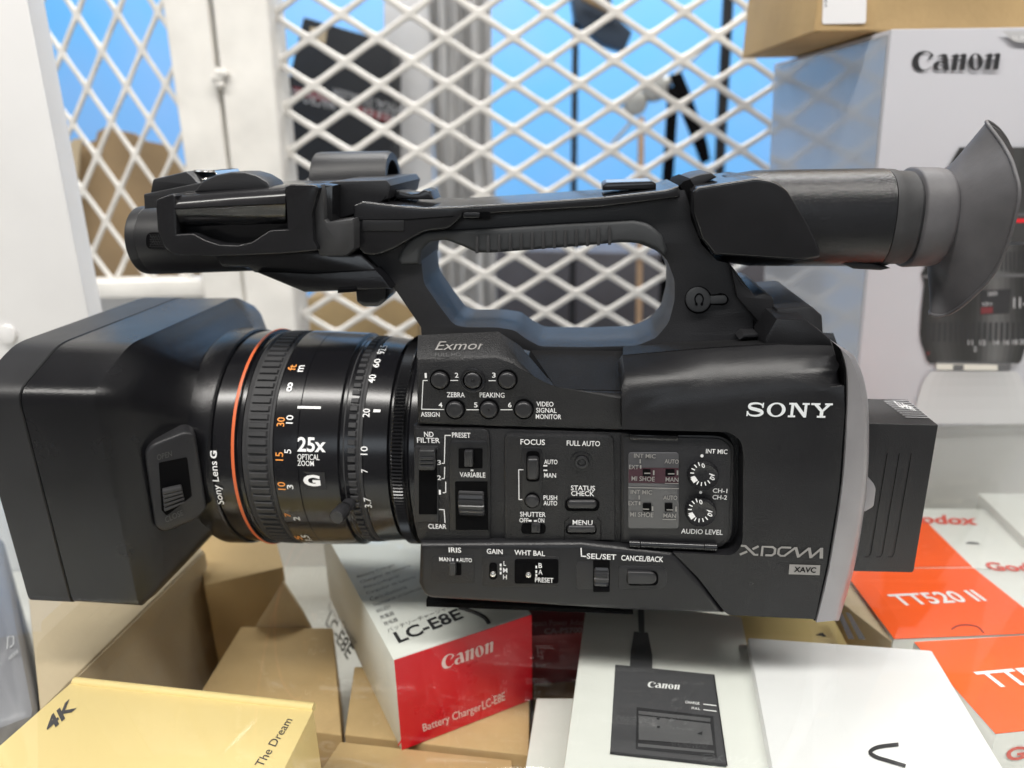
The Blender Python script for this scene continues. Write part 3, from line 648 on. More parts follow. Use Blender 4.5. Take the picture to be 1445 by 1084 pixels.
# --- core
body = part('body', [(594, 556), (640, 556), (870, 560), (886, 558), (892, 532), (1150, 526), (1186, 532), (1196, 560), (1196, 680), (1170, 800), (1156, 868), (1020, 866), (895, 862), (600, 842)], .006, .078, M['body'], cc, .003)
part('grip_side', [(594, 600), (880, 600), (1150, 590), (1186, 600), (1190, 680), (1170, 800), (1156, 868), (1020, 866), (895, 862), (600, 842)], .077, .118, M['body'], cc, .003)
bp_ = part('base_plate', [(601, 848), (893, 862), (894, 868), (601, 857)], .004, .10, M['dark'], cc, .0006)

# --- upper function panel
bm = bmesh.new()
lo = [(588, 600), (882, 609), (882, 556), (785, 553), (764, 545), (728, 508), (700, 506), (588, 508)]
hi = [(588, 600), (882, 609), (882, 540), (792, 540), (772, 533), (734, 488), (703, 468), (590, 473)]
f0 = [P(x, y, 0) for x, y in lo]; f1 = [(lambda p: (p.x, .013, p.z))(P(x, y, .013)) for x, y in hi]
f1[0] = (f0[0].x, .013, f0[0].z); f1[1] = (f0[1].x, .013, f0[1].z)
loft(bm, [f0, f1])
bmesh.ops.bevel(bm, geom=[e for e in bm.edges if all(abs(v.co.y) < 1e-5 for v in e.verts)], offset=.0022, segments=4, profile=.5, affect='EDGES')
fp = finish('function_panel', bm, M['body'], cc, 50)
# recessed shoulder between function panel and cover
bm = bmesh.new()
f0 = [P(x, y, .003) for x, y in ((758, 560), (884, 560), (884, 551), (786, 549))]; f1 = [P(x, y, .041) for x, y in ((740, 540), (884, 540), (884, 494), (748, 493))]
loft(bm, [f0, f1]); finish('shoulder', bm, M['deck'], cc, 50)

def dome(bm, x, y, r, w0, h, ring=True, n=32):
    """round push button on the panel plane"""
    c = P(x, y, w0); R_ = (P(x+r, y, w0)-c).length
    pr = [(1, .0), (1, -h*.5), (.93, -h*.82), (.75, -h*.97), (.4, -h*.92), (0.01, -h*.88)]
    rings = [[(c.x+R_*k*math.cos(2*math.pi*i/n), w0+d, c.z+R_*k*math.sin(2*math.pi*i/n)) for i in range(n)] for k, d in pr]
    loft(bm, rings, False, True)
def ring(bm, x, y, r0, r1, w0, h, n=32):
    c = P(x, y, w0); s = (P(x+1, y, w0)-c).length
    pr = [(r0, 0), (r0, -h), ((r0+r1)/2, -h*1.15), (r1, -h), (r1, 0)]
    loft(bm, [[(c.x+k*s*math.cos(2*math.pi*i/n), w0+d, c.z+k*s*math.sin(2*math.pi*i/n)) for i in range(n)] for k, d in pr], False, False)
def disc(bm, x, y, r, w0, n=32): flat(bm, circ(x, y, r, n), w0)
BT = [(621, 536), (667.4, 536), (716, 536), (642.3, 577.5), (690, 577.5), (739, 577.5)]
for i, (x, y) in enumerate(BT):
    bm = bmesh.new(); dome(bm, x, y, 12.0, -.0003, .0021); finish('assign_button', bm, M['knob'], fp, 60)
for x, y in BT:
    bm = bmesh.new(); disc(bm, x, y, 14.6, -.00025); finish('button_well_shade', bm, M['dark'], fp, recalc=False)  # flat dark disc, painted shade around each button
bm = bmesh.new(); ring(bm, 667.4, 536, 13.8, 17.6, -.0003, .0012); finish('button_guard', bm, M['gloss'], fp, 60)
for i in (1, 4):
    bm = bmesh.new(); dome(bm, BT[i][0], BT[i][1]+.5, 1.8, -.0021, .0005, n=12); finish('tactile_dot', bm, M['gloss'], fp, 60)
bm = bmesh.new()
for s, x0, x1, yb, h in (('1', 599.5, 602.5, 533.5, 7), ('2', 642, 647, 533, 7), ('3', 694.5, 699.5, 533, 7), ('4', 619, 624.5, 575, 7), ('5', 669, 674, 575, 7), ('6', 717, 722, 575, 7),
    ('ZEBRA', 630.5, 656, 560.5, 7), ('PEAKING', 677, 712, 560.8, 7), ('ASSIGN', 594, 620.5, 588, 6.6), ('VIDEO', 757, 781, 573.5, 6.8), ('SIGNAL', 756.6, 785.5, 582.4, 6.8), ('MONITOR', 756, 792, 591.2, 6.8)):
    txt(bm, s, x0, x1, yb, h, yb1=yb+(x1-x0)*.018)
for pl in ([(603, 537), (597, 537), (595, 577.5), (626, 578)], [(636, 537), (646, 537)], [(690, 537.3), (699, 537.3)], [(658.6, 578.3), (675, 578.3)], [(706.7, 578.3), (722.6, 578.3)]): line(bm, pl, 1.1)
inkobj('lettering', bm, M['white'], fp)
# moulded brand word on the sloping upper face
sl0 = P(640, 507, -.0003); sl1 = P(640, 472, .0127); sn = Vector((1, 0, 0)).cross(sl1-sl0).normalized()
if sn.y > 0: sn = -sn
def slp(x, y, e=.0004): return PLN(x, y, sl0+sn*e, sn)
bm = bmesh.new(); quadfit(bm, glyphs('Exmor', .0, .35), slp(614, 494), slp(686, 493), slp(614, 482)); inkobj('sensor_lettering', bm, M['grey'], fp)
bm = bmesh.new(); quadfit(bm, glyphs('FULL HD'), slp(614, 503), slp(650, 503), slp(614, 498)); inkobj('faint_lettering', bm, M['faint'], fp)

# --- middle control panel
cp = part('control_panel', [(583, 601), (878, 611), (878, 766), (740, 764), (592, 767, 6), (584, 740)], .0005, .02, M['body'], cc, .0012)
part('switch_bezel', [(584, 604, 4), (690, 606, 10), (692, 640), (692, 763), (590, 764, 8), (584, 730)], -.0008, .004, M['body'], cp, .0008)
part('nd_filter_track', rrect(584, 630, 619, 737, 4), -.0018, .003, M['handle'], cp, .0006)
bm = bmesh.new(); flat(bm, rrect(591, 634, 617, 726, 2), -.0021); finish('track_recess_shade', bm, M['dark'], cp, recalc=False)  # flat black patch in place of shade down in the track
bm = bmesh.new(); prism(bm, rrect(590.5, 636, 613.5, 664, 2.5), -.0052, -.0018, .001, 3)
for k in range(3): prism(bm, rrect(592, 646+k*5.5, 612, 649.5+k*5.5, 1), -.0060, -.0050, .0004)
finish('filter_slider', bm, M['knob'], cp)
part('dial_bezel', [(634, 622, 7), (688, 622, 7), (690, 750), (634, 749)], -.0014, .003, M['cover'], cp, .0005)
def recess_shade(name, px, w, parent):  # flat dark face, the shade of a recess given as colour
    bm = bmesh.new(); flat(bm, px, w); return finish(name, bm, M['dark'], parent, recalc=False)
recess_shade('switch_recess_shade', rrect(647, 633, 681, 661, 2), -.0017, cp); recess_shade('dial_recess_shade', [(642, 680), (688, 680), (689, 748), (643, 748)], -.0017, cp)
bm = bmesh.new(); prism(bm, rrect(655, 637, 667, 659, 1.5), -.0036, -.0016, .0006); prism(bm, rrect(659.5, 638, 662, 658, .5), -.0041, -.0034, .0003); finish('preset_switch', bm, M['knob'], cp)
# ribbed nd dial
def wheel(bm, x0, x1, y0, y1, w0, n=22, depth=.45, tooth=.0007):
    a = P(x0, (y0+y1)/2, w0); b = P(x1, (y0+y1)/2, w0); R_ = (P(x0, y0, w0).z-P(x0, y1, w0).z)/2; cz = (P(x0, y0, w0).z+P(x0, y1, w0).z)/2
    cw = w0+R_*depth; N = n*6; rings = []
    for x, k in ((a.x, .93), (a.x+.0006, 1), (b.x-.0006, 1), (b.x, .93)):
        rr = []
        for i in range(N):
            t = 2*math.pi*i/N; r = R_*k-(tooth if (i % 6) < 2 else 0)
            rr.append((x, cw-r*math.cos(t)*.72, cz+r*math.sin(t)))
        rings.append(rr)
    loft(bm, rings)
bm = bmesh.new(); wheel(bm, 647.5, 683.5, 687, 732, -.0016, 20, .42); finish('variable_dial', bm, M['knob'], cp, 30)
fpn = part('focus_panel', [(711, 613, 10), (866, 615, 10), (868, 700), (868, 763), (712, 763)], -.0012, .003, M['body'], cp, .0010)
part('focus_channel', rrect(735, 631, 765, 721, 10), -.0017, .002, M['cover'], cp, .0004)
for px_, w_ in ((rrect(742.5, 637, 761.5, 680, 6), -.0020), (rrect(735.5, 739, 770, 753.5, 6), -.0016), (rrect(797, 704, 846, 721.5, 8), -.0016), (rrect(798.5, 741.5, 842, 754, 5), -.0016), (circ(751, 706.5, 11), -.0020)): recess_shade('switch_recess_shade', px_, w_, cp)
bm = bmesh.new(); prism(bm, rrect(743.5, 648, 759.5, 678, 5), -.0054, -.0019, .0016, 4)
for k in range(4): prism(bm, rrect(745, 662+k*3.3, 758, 663.6+k*3.3, .5), -.0050, -.0044, .0002)
finish('focus_switch', bm, M['knob'], cp)
bm = bmesh.new(); dome(bm, 751, 706.5, 9.6, -.0020, .0014); finish('push_auto_button', bm, M['knob'], cp, 60)
bm = bmesh.new(); prism(bm, rrect(750, 740.5, 762, 752, 1), -.0038, -.0015, .0005); prism(bm, rrect(755, 741.5, 757, 751, .4), -.0042, -.0036, .0002); finish('shutter_switch', bm, M['knob'], cp)
bm = bmesh.new(); ring(bm, 821, 651, 10, 15, -.0012, .0006); finish('button_guard', bm, M['cover'], cp, 60)
bm = bmesh.new(); ring(bm, 821, 651, 6, 9.5, -.0012, .0013); dome(bm, 821, 651, 6, -.0012, .0008); finish('full_auto_button', bm, M['knob'], cp, 60)
bm = bmesh.new(); prism(bm, rrect(800.5, 707, 842, 718.5, 6), -.0030, -.0015, .001, 3); finish('status_button', bm, M['knob'], cp)
bm = bmesh.new(); prism(bm, rrect(800.5, 743, 840.5, 752.5, 4.5), -.0028, -.0015, .0008, 3); prism(bm, rrect(816, 747, 825, 748.5, .5), -.0031, -.0027, .0001); finish('menu_button', bm, M['knob'], cp)
bm = bmesh.new(); line(bm, [(796, 763), (797, 736), (803, 731)], .8, -.0015); line(bm, [(843, 731), (848, 736), (848, 763)], .8, -.0015); finish('panel_groove', bm, M['dark'], cp, recalc=False)
bm = bmesh.new()
for s, x0, x1, yb, h, ww in (('ND', 598.6, 612, 616.5, 7.2, -.0011), ('FILTER', 588.6, 621, 624.7, 7.2, -.0011), ('PRESET', 638, 664, 617.5, 7.2, -.0011), ('3', 617.3, 622.5, 656, 6.6, -.0022), ('2', 617.3, 622.5, 677.5, 6.6, -.0022), ('1', 619.5, 622.3, 698, 6.6, -.0022), ('CLEAR', 604.5, 630, 746, 6.6, -.0022),
    ('VARIABLE', 649, 685, 673.3, 7, -.0017), ('FOCUS', 734.5, 769, 627.5, 7.8, -.0015), ('FULL AUTO', 799.7, 846.6, 629, 7.4, -.0015), ('AUTO', 767.8, 786.6, 655, 6.5, -.0019), ('MAN', 767.8, 784.6, 674, 6.5, -.0019), ('PUSH', 767, 786.2, 705.4, 6.4, -.0019), ('AUTO', 767, 786.2, 713.2, 6.4, -.0019),
    ('SHUTTER', 734, 770, 729, 6.8, -.0019), ('OFF', 733, 745.7, 737.2, 6.2, -.0019), ('ON', 759, 768, 737.6, 6.2, -.0019), ('STATUS', 805.6, 839.5, 692, 7, -.0015), ('CHECK', 806, 838.5, 699.7, 7, -.0015), ('MENU', 808, 836, 740.8, 7, -.0015)):
    txt(bm, s, x0, x1, yb, h, ww, yb1=yb+(x1-x0)*.022)
for pl in ([(635.5, 614.5), (628, 614.5), (627, 654), (624, 654)], [(627.6, 659.5), (627, 675.5), (624, 675.5)], [(629, 680.5), (629, 695), (625.5, 695.5)], [(620, 719), (626.7, 719.5), (628, 737.5)], [(738, 663), (732, 663), (732.4, 705), (736.5, 705)]): line(bm, pl, 1.2, -.0022)
for x, y in ((769.5, 657.4), (769.5, 663.8)): line(bm, [(x-1.8, y), (x+1.8, y)], 2, -.0019)
for x, y in ((748, 735), (755.5, 735.2), (666, 663.8)): line(bm, [(x-.8, y), (x+.8, y)], 2.6, -.0019)
inkobj('lettering', bm, M['white'], cp)

# --- audio panel
ap = part('audio_panel', [(876, 612), (1020, 615, 14), (1037, 628, 10), (1034, 760, 12), (1016, 774, 8), (876, 766)], -.0004, .012, M['cover'], cc, .0008)
part('door_frame', [(879, 616), (1018, 619, 10), (1032, 631, 8), (1029, 755, 10), (1014, 769, 6), (879, 762)], -.0010, .002, M['handle'], ap, .0005)
part('display_window', rrect(886.5, 639, 958, 746, 5), -.0016, .001, M['screen'], ap, .0002)
bm = bmesh.new(); flat(bm, [(887.2, 660), (957.6, 660.5), (957.2, 682.5), (886.8, 681.5)], -.0018); finish('window_red_band', bm, M['screen_red'], ap, recalc=False)
bm = bmesh.new()
for x0, y0, x1, y1 in ((907, 662, 918, 672), (939, 662, 952, 672), (907, 710, 919, 722), (938, 710, 949, 722)): flat(bm, rrect(x0, y0, x1, y1, .6), -.0019)
finish('window_slots', bm, M['dark'], ap, recalc=False)
bm = bmesh.new()
for s, x0, x1, yb, h in (('INT MIC', 894.6, 925, 646, 6), ('AUTO', 937.8, 957.5, 654, 6), ('EXT', 887.6, 901, 662, 6), ('MI SHOE', 891, 923.7, 678.5, 6.6), ('MAN', 939, 957.2, 679.5, 6), ('INT MIC', 890, 920, 697, 6), ('AUTO', 936, 955.5, 705, 6), ('EXT', 886.8, 899.6, 713, 6), ('MI SHOE', 889, 922, 729, 6.6), ('MAN', 936, 953.6, 730.5, 6)):
    txt(bm, s, x0, x1, yb, h, -.0021, bold=.006)
for pl, wd in (([(887, 688), (957.5, 689.5)], 1), ([(938.5, 682), (957, 682.4)], .9), ([(935.5, 733), (953.5, 733.4)], .9), ([(910, 668), (917, 668)], 1.6), ([(922.5, 665), (922.5, 669.5)], 2), ([(943.5, 668.8), (951, 668.8)], 1.6), ([(956, 665), (956, 669.5)], 2), ([(908, 718.5), (915, 718.8)], 1.6), ([(920.8, 715.5), (920.8, 720)], 2), ([(941.5, 719.5), (949, 719.7)], 1.6), ([(954, 716), (954, 721)], 2), ([(904, 657.5), (904, 660.5)], 2), ([(902.6, 708.8), (902.6, 711.6)], 2), ([(903.4, 649), (903.4, 653)], 1.6), ([(902, 700), (902, 704)], 1.6)): line(bm, pl, wd, -.0021)
inkobj('window_lettering', bm, M['grey'], ap)
for j, (x, y) in enumerate(((991.3, 668.7), (988, 720))):
    bm = bmesh.new(); c = P(x, y, -.001); R_ = (P(x+21.5, y, -.001)-c).length; N = 120; rings = []
    for k, d in ((1.04, 0), (1.04, -.0012), (1, -.0032), (.93, -.0038), (.7, -.0036), (.3, -.0036), (.05, -.0036)):
        rings.append([(c.x+R_*k*math.cos(2*math.pi*i/N)*(1 if k < .95 else 1-(.035 if i % 4 < 2 else 0)), -.001+d, c.z+R_*k*math.sin(2*math.pi*i/N)*(1 if k < .95 else 1-(.035 if i % 4 < 2 else 0))) for i in range(N)])
    loft(bm, rings, False, True); kn = finish('level_knob', bm, M['gloss'], ap, 40)
    bm = bmesh.new()
    for i in range(12):
        t = rad(110+i*22) if i else rad(110)
        a = (x+16.5*math.cos(t), y-16.5*math.sin(t)); b = (x+12.6*math.cos(t), y-12.6*math.sin(t))
        if i in (5,): continue
        line(bm, [a, b], 1.5, -.0050)
    for s, dx, dy, r_ in (('0', 1, -11.5, -8), ('10', 13.5, 4.5, -75)):
        ca, sa = math.cos(rad(r_)), math.sin(rad(r_)); W_ = 5.0*len(s)*.9; H_ = 6.5
        def pp(u, v): return P(x+dx+u*ca+v*sa, y+dy-u*sa*-1*-1+0-v*ca+u*0, -.0050)
        O_ = P(x+dx-W_/2*ca-H_/2*sa*-1*-1, y+dy-(-W_/2)*sa*1+H_/2*ca, -.0050)
        X_ = P(x+dx+W_/2*ca-H_/2*sa, y+dy-(W_/2)*sa+H_/2*ca, -.0050); Y_ = P(x+dx-W_/2*ca+H_/2*sa, y+dy+W_/2*sa-H_/2*ca, -.0050)
        quadfit(bm, glyphs(s, .015), O_, X_, Y_)
    t = rad(215); cx, cy = x+14.2*math.cos(t), y-14.2*math.sin(t); u = Vector((math.cos(t), -math.sin(t))); v_ = Vector((-u.y, u.x))
    flat(bm, [tuple(Vector((cx, cy))+u*a*3.6+v_*b*3.8) for a, b in ((1, 1), (1, -1), (-1, -1), (-1, 1))], -.0050)
    inkobj('level_marks', bm, M['white'], ap)
bm = bmesh.new()
for s, x0, x1, yb, h in (('INT MIC', 996, 1026.3, 640, 6.6), ('CH-1', 1005.6, 1026, 695.4, 6.2), ('CH-2', 1005.2, 1025.6, 704.6, 6.2), ('AUDIO LEVEL', 961, 1019.5, 753, 7)):
    txt(bm, s, x0, x1, yb, h, -.0013)
disc(bm, 990.6, 643.4, 2.3, -.0013, 12); disc(bm, 988.7, 695, 2.2, -.0013, 12)
inkobj('lettering', bm, M['white'], ap)
bm = bmesh.new(); a = P(888, 767, -.002); b = P(1011, 772, -.002)
for x0, x1, rr in ((888, 903, .0019), (904, 993, .0017), (994, 1011, .0019)):
    t0 = (x0-888)/123; t1 = (x1-888)/123; p0 = a+(b-a)*t0; p1 = a+(b-a)*t1; tube(bm, [p0, p1], rr, 12)
finish('door_hinge', bm, M['gloss'], ap)
part('door_latch', [(888, 613), (957, 615), (957, 623), (888, 621)], -.0022, .001, M['gloss'], ap, .0006)

bm = bmesh.new()
f0 = [P(x, y, .0155) for x, y in ((879, 520), (1183, 520), (1183, 490), (1100, 484), (1000, 490), (879, 501))]; f1 = [P(x, y, .078) for x, y in ((879, 500), (1180, 500), (1176, 470), (1100, 468), (1000, 470), (879, 474))]
loft(bm, [f0, f1]); finish('top_deck', bm, M['deck'], cc, 50)
# --- right side cover with the brand name
CW = -.0042
cov_f = [(878, 606), (878, 548), (884, 541), (1000, 534.2), (1100, 528.3), (1188, 523), (1191, 545), (1192, 580), (1184, 690), (1166, 800), (1150, 874), (1026, 868, 8), (985, 815), (950, 780), (1036, 784, 10), (1048, 768, 10), (1049, 640), (1046, 622, 10), (1030, 610, 8)]
cov_b = [(878, 606), (872, 510), (878, 501), (1000, 491), (1100, 485), (1184, 488), (1191, 545), (1192, 580), (1184, 690), (1166, 800), (1150, 874), (1026, 868, 8), (985, 815), (950, 780), (1036, 784, 10), (1048, 768, 10), (1049, 640), (1046, 622, 10), (1030, 610, 8)]
qf = [P(x, y, CW) for x, y in arcpts(cov_f)]; qb = [P(x, y, CW) for x, y in arcpts(cov_b)]
topb = [P(x, y, .016) for x, y in arcpts(cov_b)]
bm = bmesh.new(); r1 = []
for a, b, tb in zip(qf, qb, topb):
    same = (a-b).length < 1e-6
    r1.append(Vector((a.x, .016, a.z)) if same else tb)
mid = [a.lerp(b, .0) if (a-b).length < 1e-9 else a for a, b in zip(qf, r1)]
loft(bm, [qf, r1]); ev = [e for e in bm.edges if all(abs(v.co.y-CW) < 1e-5 for v in e.verts)]
tope = [e for e in ev if all(abs(v.co.z-P(1000, 532, CW).z) < .008 for v in e.verts)]
bmesh.ops.bevel(bm, geom=tope, offset=.009, segments=8, profile=.5, affect='EDGES')
cov = finish('side_cover', bm, M['cover'], cc, 45)
bm = bmesh.new(); stxt(bm, SONYV, 1053, 1172.5, 588, 20.5, CW-.0004, 590); finish('brand_logo', bm, M['logo'], cov)
bm = bmesh.new(); stxt(bm, XDV, 1043, 1161, 784, 15.5, CW-.0003, 788.5); inkobj('format_logo', bm, M['grey'], cov)
bm = bmesh.new(); flat(bm, [(1114, 796.5), (1157.5, 797.8), (1156.5, 811.8), (1113, 810.4)], CW-.0003); inkobj('codec_badge', bm, M['grey'], cov)
bm = bmesh.new(); txt(bm, 'XAVC', 1120, 1151, 807.5, 7.8, CW-.0006, 808.6, .02); inkobj('badge_lettering', bm, M['dark'], cov)

# --- lower control strip
lp = part('lower_panel', [(592, 768), (820, 767), (955, 783), (986, 818), (1024, 868), (895, 864), (600, 846, 12), (590, 825)], -.0045, .02, M['cover'], cc, .003, 4)
LW = -.0045
def recess(x0, y0, x1, y1, r, rl_=None):
    pts = arcpts([(x0, y0, rl_ or r), (x1, y0, r), (x1, y1, r), (x0, y1, rl_ or r)]); return pts
part('switch_plate', recess(607.5, 784, 669.5, 823, 4, 14), LW-.0004, LW+.002, M['body'], lp, .0003)
part('switch_plate', recess(680, 785.5, 789, 829, 6), LW-.0004, LW+.002, M['body'], lp, .0003)
part('switch_plate', recess(726, 789.5, 788, 824, 4), LW-.0007, LW+.002, M['dark'], lp, .0002)
part('wheel_plate', recess(813, 793, 845, 832, 5), LW-.0004, LW+.002, M['handle'], lp, .0003)
part('button_plate', recess(873, 799, 941, 832, 14, 4), LW-.0004, LW+.002, M['handle'], lp, .0003)
for px_, w_ in ((rrect(636, 795, 651, 812, 2), LW-.0006), (rrect(690.4, 794, 701.5, 818, 5.4), LW-.0006), (rrect(738.5, 794.5, 753.5, 817.5, 6), LW-.0009), (rrect(837, 791, 860.5, 835.5, 1.5), LW-.0006), (rrect(884, 806, 929, 826.5, 8), LW-.0006)): recess_shade('switch_recess_shade', px_, w_, lp)
bm = bmesh.new(); prism(bm, rrect(633.5, 795, 643, 812.5, 2), LW-.0028, LW-.0003, .0006, 3); finish('iris_switch', bm, M['knob'], lp)
for x, y in ((695.8, 811), (745.8, 812)):
    bm = bmesh.new(); c = P(x, y-6, LW); t = P(x, y, LW-.005)
    tube(bm, [c, c.lerp(t, .5), t-(t-c)*.08, t], [.0009, .0011, .0013, .0007], 14); finish('toggle_lever', bm, M['metal'], lp)
bm = bmesh.new(); wheel(bm, 838.5, 859, 792.5, 834, LW-.0002, 16, .5); finish('select_wheel', bm, M['knob'], lp, 30)
bm = bmesh.new(); prism(bm, [(885.5, 807.5, 2), (922, 808.5, 8), (928, 817, 5), (922, 825.5, 8), (885.5, 824.5, 2)], LW-.0020, LW-.0003, .0008, 3); finish('cancel_button', bm, M['knob'], lp)
bm = bmesh.new()
for s, x0, x1, yb, h in (('IRIS', 633.4, 651, 779.5, 7.2), ('MAN', 620, 635.8, 792, 5.8), ('AUTO', 648.4, 666, 793, 5.8), ('GAIN', 687, 709.4, 781.5, 7.2), ('L', 710.7, 714, 798.4, 6.4), ('M', 710, 716, 808, 6.4), ('H', 710, 715.2, 817.5, 6.4), ('WHT BAL', 726, 769, 783.2, 7.2), ('B', 760, 765, 801.5, 6.8), ('A', 759.8, 765.4, 810.6, 6.8), ('PRESET', 755, 781, 821.6, 6.8), ('SEL/SET', 828, 869.5, 788.5, 7.6), ('CANCEL/BACK', 876.6, 935.8, 791, 7.6)):
    txt(bm, s, x0, x1, yb, h, LW-.0010, yb1=yb+(x1-x0)*.042)
for x, y in ((639, 790), (645.3, 790.2), (706.5, 797.5), (706.5, 803), (706.5, 808.8), (756.8, 800.3), (756.8, 806.8), (756.8, 812)): line(bm, [(x, y-.7), (x, y+.7)], 2.4, LW-.0010)
line(bm, [(820, 774), (820.5, 785), (826.5, 785.3)], 1.6, LW-.0010)
inkobj('lettering', bm, M['white'], lp)

# --- rear silver trim, latch, battery
bm = bmesh.new()
tr_l = catmull([(1185, 491), (1193, 520), (1194, 570), (1187, 680), (1168, 800), (1150, 876)], 5, False)
tr_r = catmull([(1206, 503), (1219, 535), (1226, 585), (1224, 680), (1208, 790), (1184, 876)], 5, False)
def trim(wf, pl, dx=0): return [P(x+dx, y, wf) for x, y in pl]
n = len(tr_l); rows = []
A_ = [P(x, y, -.0035) for x, y in tr_l]; B_ = [P(x-8, y, -.0046) for x, y in tr_r]; C_ = [P(x, y, .0015) for x, y in tr_r]
rows = [[Vector((p.x, .009, p.z)) for p in A_], A_, [a.lerp(b, .04)+Vector((0, -.0012, 0)) for a, b in zip(A_, B_)], B_, [b.lerp(c_, .6)+Vector((.0004, 0, 0)) for b, c_ in zip(B_, C_)], C_, [Vector((p.x, .009, p.z)) for p in C_]]
V_ = [[bm.verts.new(p) for p in r] for r in rows]
for a, b in zip(V_, V_[1:]):
    for i in range(n-1): bm.faces.new((a[i], a[i+1], b[i+1], b[i]))
bm.faces.new([r[0] for r in V_]); bm.faces.new([r[-1] for r in V_][::-1])
finish('rear_trim', bm, M['silver'], cc, 50)
part('trim_seam', [(1183, 489), (1185, 491), (1193, 520), (1194.5, 570), (1187.5, 680), (1168.5, 800), (1150.5, 876), (1148.5, 876), (1166, 800), (1185, 680), (1192, 570), (1190.5, 520)], -.0040, .004, M['dark'], cc, 0)
part('battery_latch', [(1219, 676, 2), (1232, 680, 5), (1236, 690, 3), (1233, 715, 4), (1219, 723, 3)], .012, .05, M['silver'], cc, .0012, 3)
bat = part('battery_pack', [(1195, 597), (1324, 600), (1289, 808, 4), (1195, 806)], .022, .054, M['battery'], cc, .0036, 5, side=True)
bm = bmesh.new(); BW = .0217
for x, dx in ((1249, -16), (1266, -16.5), (1283, -17)):
    line(bm, [(x+3, 640), (x+dx-4, 780)], .7, BW); line(bm, [(x+dx-4, 780), (x+dx-7, 786), (x+dx-13, 786)], .6, BW)
finish('moulded_groove', bm, M['dark'], bat, recalc=False)
zbt = P(1260, 598, .022).z+.0003
def bt(x, y): d = rl(x, y); return CL+d*((zbt-CL.z)/d.z)
bm = bmesh.new()
q = [bt(1247, 566), bt(1281, 565), bt(1316, 592), bt(1281, 591)]
for i in range(9):
    a = q[0].lerp(q[3], i/9); b = q[1].lerp(q[2], i/9); a2 = q[0].lerp(q[3], i/9+.03); b2 = q[1].lerp(q[2], i/9+.03); bm.faces.new([bm.verts.new(p) for p in (a, b, b2, a2)])
inkobj('printed_label', bm, M['lightgrey'], bat)
bm = bmesh.new(); quadfit(bm, glyphs('Li-ion', .03), q[0].lerp(q[2], .35), q[0].lerp(q[2], .55)+Vector((.003, 0, 0)), q[0].lerp(q[1], .4)); inkobj('label_lettering', bm, M['white'], bat)

# --- rear top blocks
part('rear_top_block', [(1096, 436), (1145, 432, 6), (1161, 446, 3), (1163, 480), (1180, 489), (1096, 489)], .03, .09, M['handle'], cc, .0015)
part('rear_slope', [(1080, 478), (1096, 450), (1138, 452), (1164, 472), (1184, 489), (1080, 492)], .016, .10, M['cover'], cc, .001)

# ---------------- LENS
WC = .060
def cyl(px, t, b):
    d1 = rl(px, t).yz.normalized(); d2 = rl(px, b).yz.normalized(); bi = d1+d2
    k = (WC-CL.y)/bi.x; c = CL.yz+bi*k; return c, (bi*k).length*math.sin(math.acos(max(-1, min(1, d1.dot(d2))))/2)
LC, RF = cyl(420, 464, 769)
R_zoom = cyl(531, 471, 768)[1]; R_end = cyl(582, 481, 762)[1]
def lx(px, py=629, R_=None):
    """x of the ring whose near side crosses pixel (px, py)"""
    return P(px, py, LC.x-(R_ or RF))[0]
RB = RF*.985; RZ = R_zoom*.985
lensP = [(lx(258), RB*.97), (lx(262), RB*.985), (lx(291), RB*.99), (lx(292), RB*.975), (lx(293), RB*.99), (lx(319), RB*1.0), (lx(320), RB*1.01),
         (lx(326), RB*1.01), (lx(327), RB*.985), (lx(333), RB*.985), (lx(334), RB*.97), (lx(379), RB*.97), (lx(380), RB*1.0), (lx(384), RB*1.0), (lx(413.5), RB*.995), (lx(414), RB*.99), (lx(415), RB*.995),
         (lx(470), RB*.985), (lx(472), RB*.955), (lx(504), RZ*.97), (lx(505), RZ*.985), (lx(538), RZ*.965), (lx(540), RZ*.93), (lx(566), RZ*.94), (lx(570), RZ*.96), (lx(584), RZ*.955), (lx(600), RZ*.94)]
bm = bmesh.new(); lathe(bm, lensP, LC, 160, True, True)
lens = finish('lens_barrel', bm, M['lens'], cc, 25)
bm = bmesh.new(); x0, x1 = lx(320.8), lx(325)
lathe(bm, [(x0, RB*1.0), (x0, RB*1.013), ((x0+x1)/2, RB*1.018), (x1, RB*1.013), (x1, RB*1.0)], LC, 160); finish('red_ring', bm, M['red_ring'], lens, 60)
def ribbed(name, xa, xb, R_, n, h, pad, m):
    bm = bmesh.new()
    lathe(bm, [(xa, R_*.97), (xa, R_+h*.5), (xa+.0010, R_+h*.8), (xa+.0020, R_+h*.1), (xb-.0020, R_+h*.1), (xb-.0010, R_+h*.8), (xb, R_+h*.5), (xb, R_*.97)], LC, 160)
    for i in range(n):
        a0 = 2*math.pi*(i-pad/2)/n; a1 = 2*math.pi*(i+pad/2)/n; e = (a1-a0)*.16
        for (xs, xe, hh_) in ((xa+.0026, xb-.0026, h),):
            def pt(x, a, r): return (x, LC.x-r*math.cos(a), LC.y+r*math.sin(a))
            lo_ = [pt(xs, a0, R_), pt(xe, a0, R_), pt(xe, a1, R_), pt(xs, a1, R_)]
            hi_ = [pt(xs+.0006, a0+e, R_+hh_), pt(xe-.0006, a0+e, R_+hh_), pt(xe-.0006, a1-e, R_+hh_), pt(xs+.0006, a1-e, R_+hh_)]
            loft(bm, [lo_, hi_], False, True)
    return finish(name, bm, m, lens, 30)
ribbed('focus_ring', lx(335), lx(378), RB*.982, 90, .0011, .74, M['rubber'])
ribbed('zoom_ring', lx(474), lx(503), RZ*.975, 86, .0011, .74, M['rubber'])
bm = bmesh.new(); N = 400; xa, xb = lx(545), lx(562); rings = []
